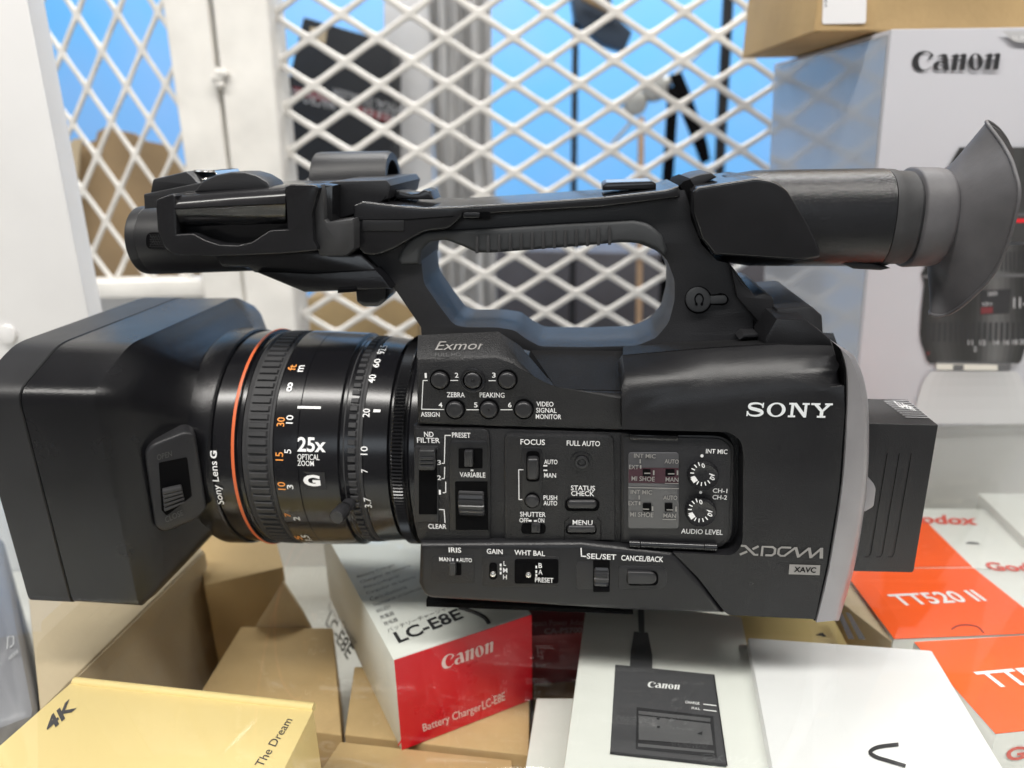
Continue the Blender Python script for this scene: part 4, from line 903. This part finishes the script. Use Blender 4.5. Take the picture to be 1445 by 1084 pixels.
for x, k, tt in ((xa, .93, 0), (xa, .985, 0), (xa+.0005, 1.0, 1), (xb-.0005, 1.0, 1), (xb, .985, 0), (xb, .93, 0)):
    rings.append([(x, LC.x-(RZ*k-(.0011 if tt and i % 2 else 0))*math.cos(2*math.pi*i/N), LC.y+(RZ*k-(.0011 if tt and i % 2 else 0))*math.sin(2*math.pi*i/N)) for i in range(N)])
loft(bm, rings, False, False); finish('iris_ring', bm, M['gloss'], lens, 20)
def hit(px, py, R_):
    """angle and x where the pixel's line of sight meets the barrel"""
    d = rl(px, py); a = d.y**2+d.z**2; oy = CL.y-LC.x; oz = CL.z-LC.y; b = 2*(oy*d.y+oz*d.z); c = oy*oy+oz*oz-R_*R_; D_ = b*b-4*a*c
    t = (-b-math.sqrt(max(D_, 0)))/(2*a); p = CL+d*t; return math.atan2(p.z-LC.y, -(p.y-LC.x)), p.x
def onlens(bm, vf, xl_, xr__, yb, yt, R_, up=False):
    x0, x1, y0, y1 = fit(vf); ym = (yb+yt)/2
    aB, _ = hit((xl_+xr__)/2, yb, R_); aT, _ = hit((xl_+xr__)/2, yt, R_); _, X0 = hit(xl_, ym, R_); _, X1 = hit(xr__, ym, R_)
    def fn(a, b):
        u = (a-x0)/(x1-x0); v = (b-y0)/(y1-y0)
        if up: x = X0+(X1-X0)*u; t = aB+(aT-aB)*v
        else: x = X1+(X0-X1)*v; t = aB+(aT-aB)*u
        r = R_+.0002; return (x, LC.x-r*math.cos(t), LC.y+r*math.sin(t))
    put(bm, vf, fn)
bm = bmesh.new(); Rn = RB*1.0; Rq = RZ*.987
onlens(bm, glyphs('Sony Lens', .008), 299.5, 313, 711, 651, RB*1.0); onlens(bm, glyphs('G', .04), 296.5, 306.5, 647, 636, RB*1.0)
for s, xl_, xr__, yb, yt in (('m', 421, 429, 525, 516), ('10', 404, 414, 598, 586), ('5', 401.5, 411, 640, 634), ('3', 405, 414, 690, 684), ('2', 414, 423, 734, 729), ('1.5', 427, 437, 762, 755)): onlens(bm, glyphs(s, .008), xl_, xr__, yb, yt, Rn)
onlens(bm, glyphs('8', .015), 405, 413, 553, 540, Rn, True); onlens(bm, glyphs('25x', .025), 420, 460, 638, 617, RB*.993, True); onlens(bm, glyphs('OPTICAL', .004), 420, 451, 649, 641, RB*.993, True); onlens(bm, glyphs('ZOOM', .004), 420, 443, 657.5, 650, RB*.993, True)
onlens(bm, glyphs('G', .05), 428, 452, 686, 670, RB*.993, True)
for s, xl_, xr__, yb, yt in (('92.5', 534, 545, 500, 488), ('60', 527, 536, 519, 507), ('40', 520, 530, 541, 529), ('20', 512, 522, 589, 577), ('10', 509, 519, 642, 630), ('7', 510, 519, 667, 662), ('3.7', 514, 524, 716, 702)): onlens(bm, glyphs(s, .008), xl_, xr__, yb, yt, Rq)
SQ = polys2d([[(0, 0), (1, 0), (1, 1), (0, 1)]])
onlens(bm, SQ, 420, 453, 577, 573.5, RB*.996, True); onlens(bm, SQ, 527, 537, 582, 578, RZ*.982, True)
inkobj('white_lettering', bm, M['white'], lens)
bm = bmesh.new()
for s, xl_, xr__, yb, yt in (('ft', 407, 418, 523, 515), ('30', 391, 402, 602, 589), ('15', 389, 400, 650, 638), ('10', 392, 403, 691, 680), ('7', 402, 410, 729, 724), ('5', 417, 425, 761, 756)): onlens(bm, glyphs(s, .008), xl_, xr__, yb, yt, Rn)
inkobj('orange_lettering', bm, M['orange_ink'], lens)
bm = bmesh.new(); onlens(bm, SQ, 424, 459, 690, 666, RB*.9905, True); inkobj('emblem_plate', bm, M['handle'], lens)
# zoom lever pin
a_, x_ = hit(492, 712, RZ); pb = Vector((x_, LC.x-RZ*math.cos(a_), LC.y+RZ*math.sin(a_))); nd = Vector((0, -math.cos(a_), math.sin(a_)))
tip = PLN(476, 729, pb+nd*.012, (0, 1, 0)); d_ = tip-pb
bm = bmesh.new(); tube(bm, [pb-d_*.1, pb+d_*.25], [.0034, .003], 20)
N = 48; ax = d_.normalized(); u = ax.cross(Vector((0, 0, 1))).normalized(); v = ax.cross(u); rings = []
for t, r, kn_ in ((.15, .0018, 0), (.38, .0018, 0), (.4, .0032, 0), (.46, .0036, 1), (1.02, .0036, 1), (1.08, .0031, 0), (1.09, .001, 0)):
    rings.append([pb+d_*t+(u*math.cos(2*math.pi*i/N)+v*math.sin(2*math.pi*i/N))*(r-(.0003 if kn_ and i % 2 else 0)) for i in range(N)])
loft(bm, rings); finish('zoom_lever', bm, M['knob'], lens, 30)

# ---------------- HOOD
HW = -.022
xs = P(71, 736, HW)[0]; xf = P(19, 789, HW)[0]; xr = P(165, 700, HW)[0]
zT = PX(84, 488, xs).z+.001; zB = (P(66, 860, HW).z+P(180, 852, HW).z)/2; zc1 = PX(38, 548, xs).z; wc1 = PX(84, 488, xs).y; wF = .142
def sect(x, inset=0, wl=None, far=None):
    w0 = HW+inset; w1 = wF-inset; t = zT-inset; b = zB+inset
    o = [(w0, zc1-inset*.4), (wc1+inset*.4, t), (w1-.028, t), (w1, zc1-inset*.4), (w1, b+.012), (w1-.012, b), (w0+.0025, b), (w0, b+.0025)]
    return [(x, a, c_) for a, c_ in arcpts([(a, c_, .007 if k_ < 4 else .003) for k_, (a, c_) in enumerate(o)], 4)]
bm = bmesh.new(); loft(bm, [sect(xs+.0006, .0003), sect(xr-.0012), sect(xr, .0012)], True, False)
# taper to the lens
def ringpts(x, r, n): return [(x, LC.x-r*math.cos(t), LC.y+r*math.sin(t)) for t in n]
base = sect(xr, .0012); angs = [math.atan2(p[2]-LC.y, -(p[1]-LC.x)) for p in base]
xcol = lx(262); mid1 = []
circ_ = ringpts(xcol, RB*1.0, angs)
b0 = [Vector(p) for p in base]; e0 = [Vector(p) for p in circ_]
rows = [base]
for t in (.12, .35, .6, .85, 1):
    s_ = t*t*(3-2*t)*.5+t*.5
    rows.append([tuple(Vector((p.x+(q_.x-p.x)*t, p.y+(q_.y-p.y)*s_, p.z+(q_.z-p.z)*s_))) for p, q_ in zip(b0, e0)])
loft(bm, rows, False, True)
hood = finish('lens_hood', bm, M['hood'], cc, 32)
bm = bmesh.new(); loft(bm, [sect(xf, .003), sect(xf+.002), sect(xs-.0006), sect(xs-.0002, .0006)]); finish('front_frame', bm, M['hoodfront'], hood, 32)
bm = bmesh.new(); loft(bm, [sect(xs-.0008, .0008), sect(xs+.0010, .0008)]); finish('seam', bm, M['dark'], hood)
bm = bmesh.new(); x0 = lx(252); x1 = lx(291); lathe(bm, [(x0, RB*.96), (x0, RB*1.005), (x0+.002, RB*1.02), (x1-.0008, RB*1.015), (x1, RB*1.0)], LC, 160); finish('mounting_collar', bm, M['hood'], hood, 40)
# shutter lever bezel on the tapering rear face
pA = P(205, 690, -.0115); pB = P(280, 690, .0005)
hn = (pB-pA).cross(Vector((0, 0, 1))).normalized(); hn = hn if hn.y < 0 else -hn
def hp(x, y, e=0.): return PLN(x, y, pA+hn*e, hn)
def hprism(bm, px, e0, e1, bev=0, seg=2): ext(bm, [hp(x, y, e1) for x, y in arcpts(px)], hn*(e0-e1), bev, seg)
bm = bmesh.new(); hprism(bm, [(204, 640, 8), (214, 628, 8), (262, 609, 8), (276, 613, 6), (280, 640), (292, 718, 5), (280, 732, 6), (232, 752, 6), (219, 744, 5)], -.008, .0030, .0014, 3); bz = finish('shutter_bezel', bm, M['handle'], hood)
bm = bmesh.new(); px_ = arcpts([(224, 653, 2), (264, 645, 3), (271, 700, 2), (235, 728, 3), (228, 720)]); bm.faces.new([bm.verts.new(hp(x, y, .0032)) for x, y in px_]); inkobj('lever_slot_shade', bm, M['dark'], hood)  # dark face laid on the bezel, its colour stands for the slot's shade
bm = bmesh.new()
for k in range(5): hprism(bm, [(229+k*.6, 693+k*6.2, 2), (256+k*1.2, 687+k*5.2, 2), (258+k*.8, 692+k*4.4, 2), (230+k*.6, 698.5+k*6, 2)], .0032, .0062-k*.0002, .0006, 2)
finish('shutter_lever', bm, M['rubber'], hood)
bm = bmesh.new(); quadfit(bm, glyphs('OPEN', .01), hp(222, 650, .0033), hp(243, 644, .0033), hp(221, 642, .0033)); quadfit(bm, glyphs('CLOSE', .01), hp(234, 738, .0033), hp(259, 727, .0033), hp(232, 730, .0033)); inkobj('moulded_lettering', bm, M['faint'], hood)

# ---------------- HANDLE
H0, H1 = .040, .078
outer = [(596, 486), (594, 462), (560, 412), (520, 364), (512, 352), (520, 320), (540, 300), (600, 297), (700, 292), (850, 282), (950, 270), (966, 268), (972, 282), (975, 310), (990, 345), (1012, 368), (1030, 372), (1078, 436), (1092, 436, 4), (1095, 446), (1092, 464), (1098, 468), (1122, 471), (1124, 480), (1120, 492), (900, 496), (760, 500), (700, 480)]
hole = [(593, 356), (600, 345), (606, 341), (628, 338), (650, 346), (672, 356), (695, 356), (810, 348), (876, 342), (900, 343), (925, 353), (941, 366), (952, 395), (952, 424), (944, 455), (926, 477), (898, 488), (830, 490), (762, 489), (742, 478), (726, 466), (700, 462), (655, 462), (640, 458), (620, 432), (598, 400)]
def framed(bm, outer, hole, w0, w1, bev):
    o = [P(x, y, w0) for x, y in outer]; h = [P(x, y, w0) for x, y in hole]
    v, f = polys2d([[(p.x*100, p.z*100) for p in o], [(p.x*100, p.z*100) for p in h]])
    vs_ = [bm.verts.new((a/100, w0, b/100)) for a, b in v]; fs = []
    for q_ in f: fs.append(bm.faces.new([vs_[i] for i in q_]))
    bmesh.ops.dissolve_limit(bm, angle_limit=.01, verts=bm.verts[:], edges=bm.edges[:])
    r = bmesh.ops.extrude_face_region(bm, geom=bm.faces[:])
    nv = [g_ for g_ in r['geom'] if isinstance(g_, bmesh.types.BMVert)]; bmesh.ops.translate(bm, verts=nv, vec=(0, w1-w0, 0))
    bmesh.ops.recalc_face_normals(bm, faces=bm.faces)
    es = [e for e in bm.edges if all(abs(v_.co.y-w0) < 1e-6 for v_ in e.verts) and len(e.link_faces) == 2 and e.calc_face_angle(0) > .5]
    bmesh.ops.bevel(bm, geom=es, offset=bev, segments=3, profile=.5, affect='EDGES', clamp_overlap=True)
bm = bmesh.new(); framed(bm, arcpts(outer), arcpts([(x, y, 7) for x, y in hole]), H0, H1, .0022)
hd = finish('carrying_handle', bm, M['handle'], cc, 40)
# glossy upper rail
part('top_rail', [(498, 289, 3), (512, 284), (560, 290), (600, 293), (650, 291), (750, 285), (850, 278), (940, 268, 6), (958, 262), (960, 279), (850, 293), (700, 302), (652, 306), (642, 316), (632, 324, 6), (600, 327, 10), (573, 342, 8), (556, 352), (530, 362, 10), (512, 360, 8), (498, 338)], .034, .084, M['gloss'], hd, .0022, 4)
part('rail_groove', [(502, 310), (572, 309.5), (640, 304.5), (640, 305.7), (572, 310.8), (502, 311.3)], .0338, .036, M['dark'], hd, 0)
part('side_badge', rrect(511, 311, 570, 326, 2), .0335, .036, M['handle'], hd, .0005)
# rubber underside grip with ribs
gr = [(561, 366), (566, 352), (580, 336, 8), (600, 327), (633, 325), (700, 321.5), (800, 315), (894, 310.5), (915, 315, 10), (934, 332), (942, 353), (938, 364), (925, 352), (905, 344), (878, 342), (810, 348.5), (695, 357.5), (672, 357.5), (652, 348), (628, 339), (606, 342), (594, 354), (592, 374), (566, 375)]
part('rubber_grip', gr, .037, .081, M['grip'], hd, .0022, 3)
bm = bmesh.new()
for k in range(13):
    x = 673+k*15.6; t = k/12; yt = 333-15*t; yb = 357.5-12*t
    prism(bm, [(x-2.2, yt+3, 2), (x, yt, 1), (x+2.2, yt+2, 2), (x+2.4, yb, 1), (x-2.2, yb+.5, 1)], .0362, .080, .0005, 2)
finish('grip_rib', bm, M['rubber'], hd)
# inner lining of the loop, lower half
# rocker zoom switch
bm = bmesh.new(); c_ = [(549, 273), (556, 267.5), (566, 270.5), (580, 274), (590, 272.5), (598, 267.5), (606, 270), (612, 282), (560, 281)]
prism(bm, c_, .050, .068, .0008, 2); finish('zoom_rocker', bm, M['gloss'], hd)
bm = bmesh.new()
for k in range(7): line(bm, [(545+k*7.5, 277+k*.8), (540+k*7.5, 283+k*.8)], 1, .0339)
finish('rocker_mark', bm, M['dark'], hd, recalc=False)
bm = bmesh.new(); flat(bm, rrect(651, 299, 692, 309, 4), .0337); finish('switch_recess_shade', bm, M['dark'], hd, recalc=False)  # dark patch, shade around the hold switch put into colour
bm = bmesh.new(); prism(bm, rrect(653, 300, 677, 308, 3), .0318, .034, .0006); finish('hold_switch', bm, M['gloss'], hd)
bm = bmesh.new(); txt(bm, 'HOLD', 663, 680, 296, 5, .0338, 295); inkobj('switch_lettering', bm, M['faint'], hd)
bm = bmesh.new(); prism(bm, [(850, 262, 2), (856, 258, 2), (920, 256, 2), (926, 259, 2), (926, 267), (850, 269)], .045, .072, .0008, 2); finish('accessory_shoe', bm, M['gloss'], hd)
bm = bmesh.new(); prism(bm, [(856, 258.6), (919, 256.6), (919, 255.4), (856, 257.4)], .047, .070, 0); finish('shoe_rail', bm, M['metal'], hd)
# headphone jack cap
jx, jy = 985.5, 423.5
bm = bmesh.new(); prism(bm, [(1000, 417), (1022, 413.5, 6), (1030, 422, 6), (1024, 431.5, 6), (1000, 430)], .0392, .041, .0001); disc(bm, jx, jy, 19.4, .0394); finish('jack_recess_shade', bm, M['dark'], hd)  # black disc and tab on the surface, recess shade as colour
bm = bmesh.new(); prism(bm, circ(jx, jy, 17.6, 36), .0378, .041, .0006); prism(bm, [(1001, 418.5), (1024, 417, 4), (1027, 423, 3), (1024, 428.5, 4), (1001, 429)], .0382, .041, .0004); finish('jack_cover', bm, M['grip'], hd)
bm = bmesh.new(); hpv = polys2d([ribbon(catmull([(-.7, -.5), (-.9, .3), (-.4, 1), (.4, 1), (.9, .3), (.7, -.5)], 4, False), .28), ribbon([(-.75, -.5), (-.45, -.9)], .5), ribbon([(.75, -.5), (.45, -.9)], .5)])
put(bm, hpv, lambda a, b: P(jx+1+a*6.5, jy-b*8, .0376)); inkobj('jack_symbol', bm, M['dark'], hd)
part('rear_bracket', [(1030, 372), (1046, 398), (1066, 418, 3), (1080, 414, 4), (1092, 420, 4), (1094, 462), (1082, 468), (1040, 420)], .036, .09, M['handle'], hd, .001)
part('foot_lip', [(1042, 480, 3), (1050, 476), (1118, 475, 4), (1126, 470, 4), (1122, 464), (1095, 464), (1095, 470), (1050, 472)], .030, .04, M['handle'], hd, .0008)
bm = bmesh.new(); prism(bm, [(1064, 452), (1080, 468), (1105, 469), (1105, 475), (1064, 474)], .0375, .042, .0003); finish('hinge_gap', bm, M['dark'], hd)

# ---------------- VIEWFINDER
vf_ = part('viewfinder', [(978, 271), (985, 264), (1068, 251, 6), (1096, 256, 10), (1112, 270), (1138, 312), (1158, 352, 6), (1158, 364, 6), (1130, 368), (1008, 360), (990, 336), (979, 300)], .029, .088, M['gloss'], cc, .0062, 7)
part('hinge_joint', [(958, 262), (964, 256), (974, 252), (980, 262), (979, 300), (992, 342), (1008, 362), (998, 358), (978, 320), (968, 282)], .040, .080, M['dark'], vf_, .001)
part('hinge_cap', [(958, 262, 2), (966, 254, 3), (988, 246, 5), (1004, 244), (1012, 250), (985, 264), (976, 268), (960, 268)], .044, .076, M['handle'], vf_, .001)
# tube
VW = .062
def vcyl(px, t, b):
    d1 = rl(px, t).yz.normalized(); d2 = rl(px, b).yz.normalized(); bi = d1+d2
    k = (VW-CL.y)/bi.x; return CL.yz+bi*k, (bi*k).length*math.sin(math.acos(d1.dot(d2))/2)
VC, VR = vcyl(1200, 238, 375)
def vx(px, py=300, R_=VR): return P(px, py, VC.x-R_)[0]
def slathe(bm, prof, n=96, e=2.5):
    """slightly squared tube section"""
    rings = []
    for x, r in prof:
        rr = []
        for i in range(n):
            t = 2*math.pi*i/n; c_, s_ = math.cos(t), math.sin(t); k = (abs(c_)**e+abs(s_)**e)**(-1/e)
            rr.append((x, VC.x-r*k*c_, VC.y+r*k*s_))
        rings.append(rr)
    loft(bm, rings)
bm = bmesh.new(); slathe(bm, [(P(1018, 300, VC.x)[0], VR*.90), (P(1060, 300, VC.x)[0], VR*.99), (vx(1266), VR), (vx(1267), VR*.96)])
finish('eyepiece_tube', bm, mat('speckled_black_paint', (.010, .010, .0115), .23, bump=.7, bscale=1700), vf_, 35)
bm = bmesh.new(); slathe(bm, [(vx(1267.5), VR*.97), (vx(1268), VR*.985), (vx(1280), VR*.985), (vx(1284), VR*.955), (vx(1304), VR*.945), (vx(1306), VR*.90), (vx(1325), VR*.88)]); finish('rubber_collar', bm, M['rubber'], vf_, 40)
part('focus_tab', [(1182, 370), (1232, 372), (1258, 379), (1244, 382), (1205, 380)], VC.x-.014, VC.x+.014, M['handle'], vf_, .001)
# eyecup
bm = bmesh.new(); n = 96
def vring(x, r, e=2.3): 
    o_ = []
    for i in range(n):
        t = 2*math.pi*i/n; c_, s_ = math.cos(t), math.sin(t); k = (abs(c_)**e+abs(s_)**e)**(-1/e); o_.append(Vector((x, VC.x-r*k*c_, VC.y+r*k*s_)))
    return o_
rim_n = P(1437, 285, VC.x-VR*1.75); rim_t = P(1392, 172, VC.x-.006); rim_b = P(1322, 447, VC.x-.010); rim_f = P(1412, 250, VC.x+VR*1.2)
rim = []
key = [rim_n, P(1431, 238, VC.x-VR*1.45), P(1416, 206, VC.x-VR*.95), rim_t, P(1412, 186, VC.x+.012), P(1425, 214, VC.x+VR*.8), rim_f, P(1395, 330, VC.x+VR*1.15), P(1360, 400, VC.x+VR*.7), P(1322, 428, VC.x+.010), P(1313, 443, VC.x-.006), P(1338, 443, VC.x-VR*.5), P(1372, 419, VC.x-VR*1.0), P(1410, 373, VC.x-VR*1.42)]
rim = [Vector(p) for p in catmull([tuple(k_) for k_ in key], 8)]
ang = [0, 28, 55, 85, 100, 140, 180, 212, 238, 258, 272, 290, 312, 336]; nk = len(ang)
aa = [rad(v_) for v_ in [x for i in range(nk) for x in [ang[i]+(((ang[i+1] if i < nk-1 else 360)-ang[i])*k_/8) for k_ in range(8)]]]
def cring(x, r, e=2.3):
    o_ = []
    for t in aa:
        c_, s_ = math.cos(t), math.sin(t); k = (abs(c_)**e+abs(s_)**e)**(-1/e); o_.append(Vector((x, VC.x-r*k*c_, VC.y+r*k*s_)))
    return o_
c0 = cring(vx(1309), VR*.98); c1 = cring(vx(1312), VR*1.02); c2 = cring(vx(1350), VR*1.0); c3 = cring(vx(1354), VR*.985); c4 = cring(vx(1357), VR*.93)
fl = []
for t in (.12, .3, .5, .7, .86, 1):
    s_ = t**.85
    fl.append([a.lerp(b, t) + Vector((0, (b.y-a.y), (b.z-a.z)))*(s_-t)*.0 for a, b in zip(c4, rim)])
inner = [[a.lerp(VCv, 0) for a in r] for r in []]
thick = .0016
inn = [[p+Vector((.0016, 0, 0))+(Vector((p.x, VC.x, VC.y))-p).normalized()*thick for p in r] for r in fl[::-1]]
loft(bm, [c0, c1, c2, c3, c4]+fl+inn, True, True)
finish('eyecup', bm, M['eyecup'], vf_, 50)
bm = bmesh.new(); nr = len(rim); rr = []
for i in range(nr):
    d0 = (rim[(i+1) % nr]-rim[i-1]).normalized(); u = d0.cross(Vector((1, 0, 0))).normalized(); v = d0.cross(u)
    rr.append([bm.verts.new(rim[i]+u*.0008*math.cos(k*math.pi/4)+v*.0008*math.sin(k*math.pi/4)) for k in range(8)])
for i in range(nr):
    a, b = rr[i], rr[(i+1) % nr]
    for k in range(8): bm.faces.new((a[k], a[(k+1) % 8], b[(k+1) % 8], b[k]))
finish('eyecup_rim', bm, M['eyecup'], vf_, 60)

# ---------------- FRONT TOP: microphone, monitor, holder
mc = thing  # (parts below hang on the camcorder)
MWc = .058
def mcyl(px, t, b):
    d1 = rl(px, t).yz.normalized(); d2 = rl(px, b).yz.normalized(); bi = d1+d2
    k = (MWc-CL.y)/bi.x; return CL.yz+bi*k, (bi*k).length*math.sin(math.acos(d1.dot(d2))/2)
MC_, MR = mcyl(205, 291, 387)
xm = P(174, 340, MC_.x-MR)[0]; xe = P(330, 340, MC_.x-MR)[0]
bm = bmesh.new(); n = 96; pr = [(xm+.0012, MR*.86), (xm, MR*.93), (xm+.0004, MR*.985), (xm+.0014, MR), (xm+.0055, MR), (xm+.0057, MR*.992), (xm+.0060, MR), (xe, MR*.9)]
rings = [[(x, MC_.x-r*math.cos(2*math.pi*i/n), MC_.y+r*math.sin(2*math.pi*i/n)) for i in range(n)] for x, r in pr]
loft(bm, rings); mic = finish('microphone', bm, M['hoodfront'], cc, 30)
def mhit(px, py, R_):
    d = rl(px, py); a = d.y**2+d.z**2; oy = CL.y-MC_.x; oz = CL.z-MC_.y; b = 2*(oy*d.y+oz*d.z); c_ = oy*oy+oz*oz-R_*R_
    t = (-b-math.sqrt(max(b*b-4*a*c_, 0)))/(2*a); return CL+d*t
bm = bmesh.new(); bm.faces.new([bm.verts.new(mhit(x, y, MR*1.012)) for x, y in rrect(206, 328, 250, 352, 10)]); inkobj('grille', bm, M['dark'], mic)
bm = bmesh.new()
for r in range(6):
    for c_ in range(10):
        x = 211+c_*3.6+(r % 2)*1.8; y = 331+r*3.4
        if x < 236: tube(bm, [mhit(x, y, MR*1.014), mhit(x+2, y+1, MR*1.016), mhit(x+2, y+2.6, MR*1.016), mhit(x, y+3.6, MR*1.014)], .00008, 4)
finish('grille_wire', bm, M['handle'], mic)
LDW = .022
# monitor unit
mon = part('monitor_unit', [(226, 278), (262, 270), (405, 262), (452, 260), (470, 262), (470, 352), (440, 356), (385, 358), (305, 361), (250, 359), (232, 348)], LDW+.008, .086, M['gloss'], cc, .002)
sh = [(219, 282, 6), (243, 273, 5), (247, 277), (249, 331), (273, 330), (289, 339), (309, 345.5), (335, 346.5), (355, 342), (381, 325), (406, 324), (402, 264), (410, 260), (445, 261, 4), (450, 266, 6), (440, 300), (442, 340), (450, 354, 8), (385, 359), (305, 362), (249, 361, 8), (233, 352, 8), (222, 325)]
part('monitor_frame', sh, LDW, LDW+.02, M['gloss'], mon, .0024, 4)
bm = bmesh.new(); prism(bm, [(247, 275), (404, 262), (404, 323), (380, 324), (355, 341), (330, 345), (300, 342), (273, 329), (248, 329)], LDW+.012, LDW+.03, 0); finish('monitor_recess', bm, M['dark'], mon)
# rounded lid
bm = bmesh.new(); rows = []
for (ya, yb_, wv) in ((272, 259.5, .018), (273, 260.5, .012), (275, 262.5, .0075), (278.5, 266, .0042), (283, 271, .0018), (288, 277.5, .0004), (294, 287, -.0002), (296, 288, .0003), (304, 301, .0008), (316, 312, .004), (322, 317, .009)):
    rows.append([P(246, ya, LDW+wv), P(325, (ya*.5+yb_*.5)-.6, LDW+wv), P(402.5, yb_, LDW+wv)])
V_ = [[bm.verts.new(p) for p in r] for r in rows]
for a, b in zip(V_, V_[1:]):
    for i in range(2): bm.faces.new((a[i], a[i+1], b[i+1], b[i]))
bmesh.ops.solidify(bm, geom=bm.faces[:], thickness=.002); finish('monitor_lid', bm, M['gloss'], mon, 50)
bm = bmesh.new(); line(bm, [(247, 295.5), (402, 288)], .8, LDW-.0003); finish('lid_seam', bm, M['dark'], mon, recalc=False)
bm = bmesh.new(); prism(bm, [(272, 272), (285, 256), (303, 247), (325, 243), (345, 243), (362, 248), (377, 257), (384, 268)], LDW+.008, LDW+.024, .0012, 2); finish('thumb_dial', bm, M['handle'], mon, 30)
# hinge between monitor and handle
part('monitor_hinge', [(440, 264, 4), (452, 261), (456, 268), (458, 310), (462, 314), (498, 309), (500, 316), (500, 352), (488, 362), (450, 362), (444, 340)], LDW+.004, .09, M['rubber'], cc, .002)
part('hinge_top', [(440, 262), (470, 256), (545, 254), (552, 262), (548, 280), (508, 300), (470, 312), (455, 306), (452, 266)], LDW+.018, .10, M['handle'], cc, .0012)
# under block
ub = part('under_block', [(303, 361), (312, 377, 3), (350, 378), (358, 385), (373, 386), (429, 413), (552, 408), (545, 395), (528, 378), (510, 360), (440, 352)], LDW+.012, .085, M['gloss'], cc, .0012)
part('lower_skirt', [(360, 384), (429, 412.5), (551, 407.5), (541, 393), (530, 381), (440, 386), (400, 384)], LDW+.0085, LDW+.02, M['hood'], ub, .0008)
part('lock_knob', [(500, 404), (546, 402), (545, 424, 5), (533, 434, 5), (512, 434, 4), (502, 427, 3)], LDW+.018, .06, M['gloss'], ub, .002)
part('lock_plate', [(476, 408), (502, 406), (502, 412), (476, 414)], LDW+.0075, .05, M['dark'], ub, .0004)
# shoe block and metal clip on top front
mh = part('shoe_block', [(202, 274, 2), (222, 270), (281, 258), (300, 256), (305, 280), (240, 292), (203, 295)], .036, .080, M['handle'], cc, .0012)
part('shoe_cap', [(211, 275), (215, 253, 2), (262, 242), (270, 248), (278, 257), (283, 258), (281, 266)], .040, .076, M['handle'], mh, .001)
bm = bmesh.new(); 
for a, b in (((270, 243), (279, 254)), ((279, 254), (297, 251)), ((273, 241), (303, 242)), ((303, 242), (308, 250))):
    prism(bm, [(a[0], a[1]-1), (b[0], b[1]-1), (b[0], b[1]+1.2), (a[0], a[1]+1.2)], .046, .070, 0)
finish('shoe_clip', bm, M['metal'], mh)
# microphone holder tube
TW = .098
TC = P(540, 262, TW); d_ = P(540, 213, TW).z-TC.z; TR_ = d_
xa = P(447, 222, TW)[0]; xb = P(546, 222, TW-.01)[0]
bm = bmesh.new(); n = 64
rings = [[(x, TW-r*math.cos(2*math.pi*i/n), TC.z+r*math.sin(2*math.pi*i/n)) for i in range(n)] for x, r in ((xa+.003, TR_*.55), (xa, TR_*.86), (xa+.001, TR_*.98), (xa+.003, TR_), (xb-.002, TR_), (xb, TR_*.95), (xb, TR_*.74), (xa+.01, TR_*.72))]
loft(bm, rings); mhold = finish('microphone_holder', bm, M['handle'], cc, 35)
bm = bmesh.new(); x0_ = xa+.012
loft(bm, [[(x, TW-r*math.cos(2*math.pi*i/n), TC.z+r*math.sin(2*math.pi*i/n)) for i in range(n)] for x, r in ((x0_, TR_*.71), (x0_+.001, TR_*.70))]); finish('holder_bore', bm, M['dark'], mhold)
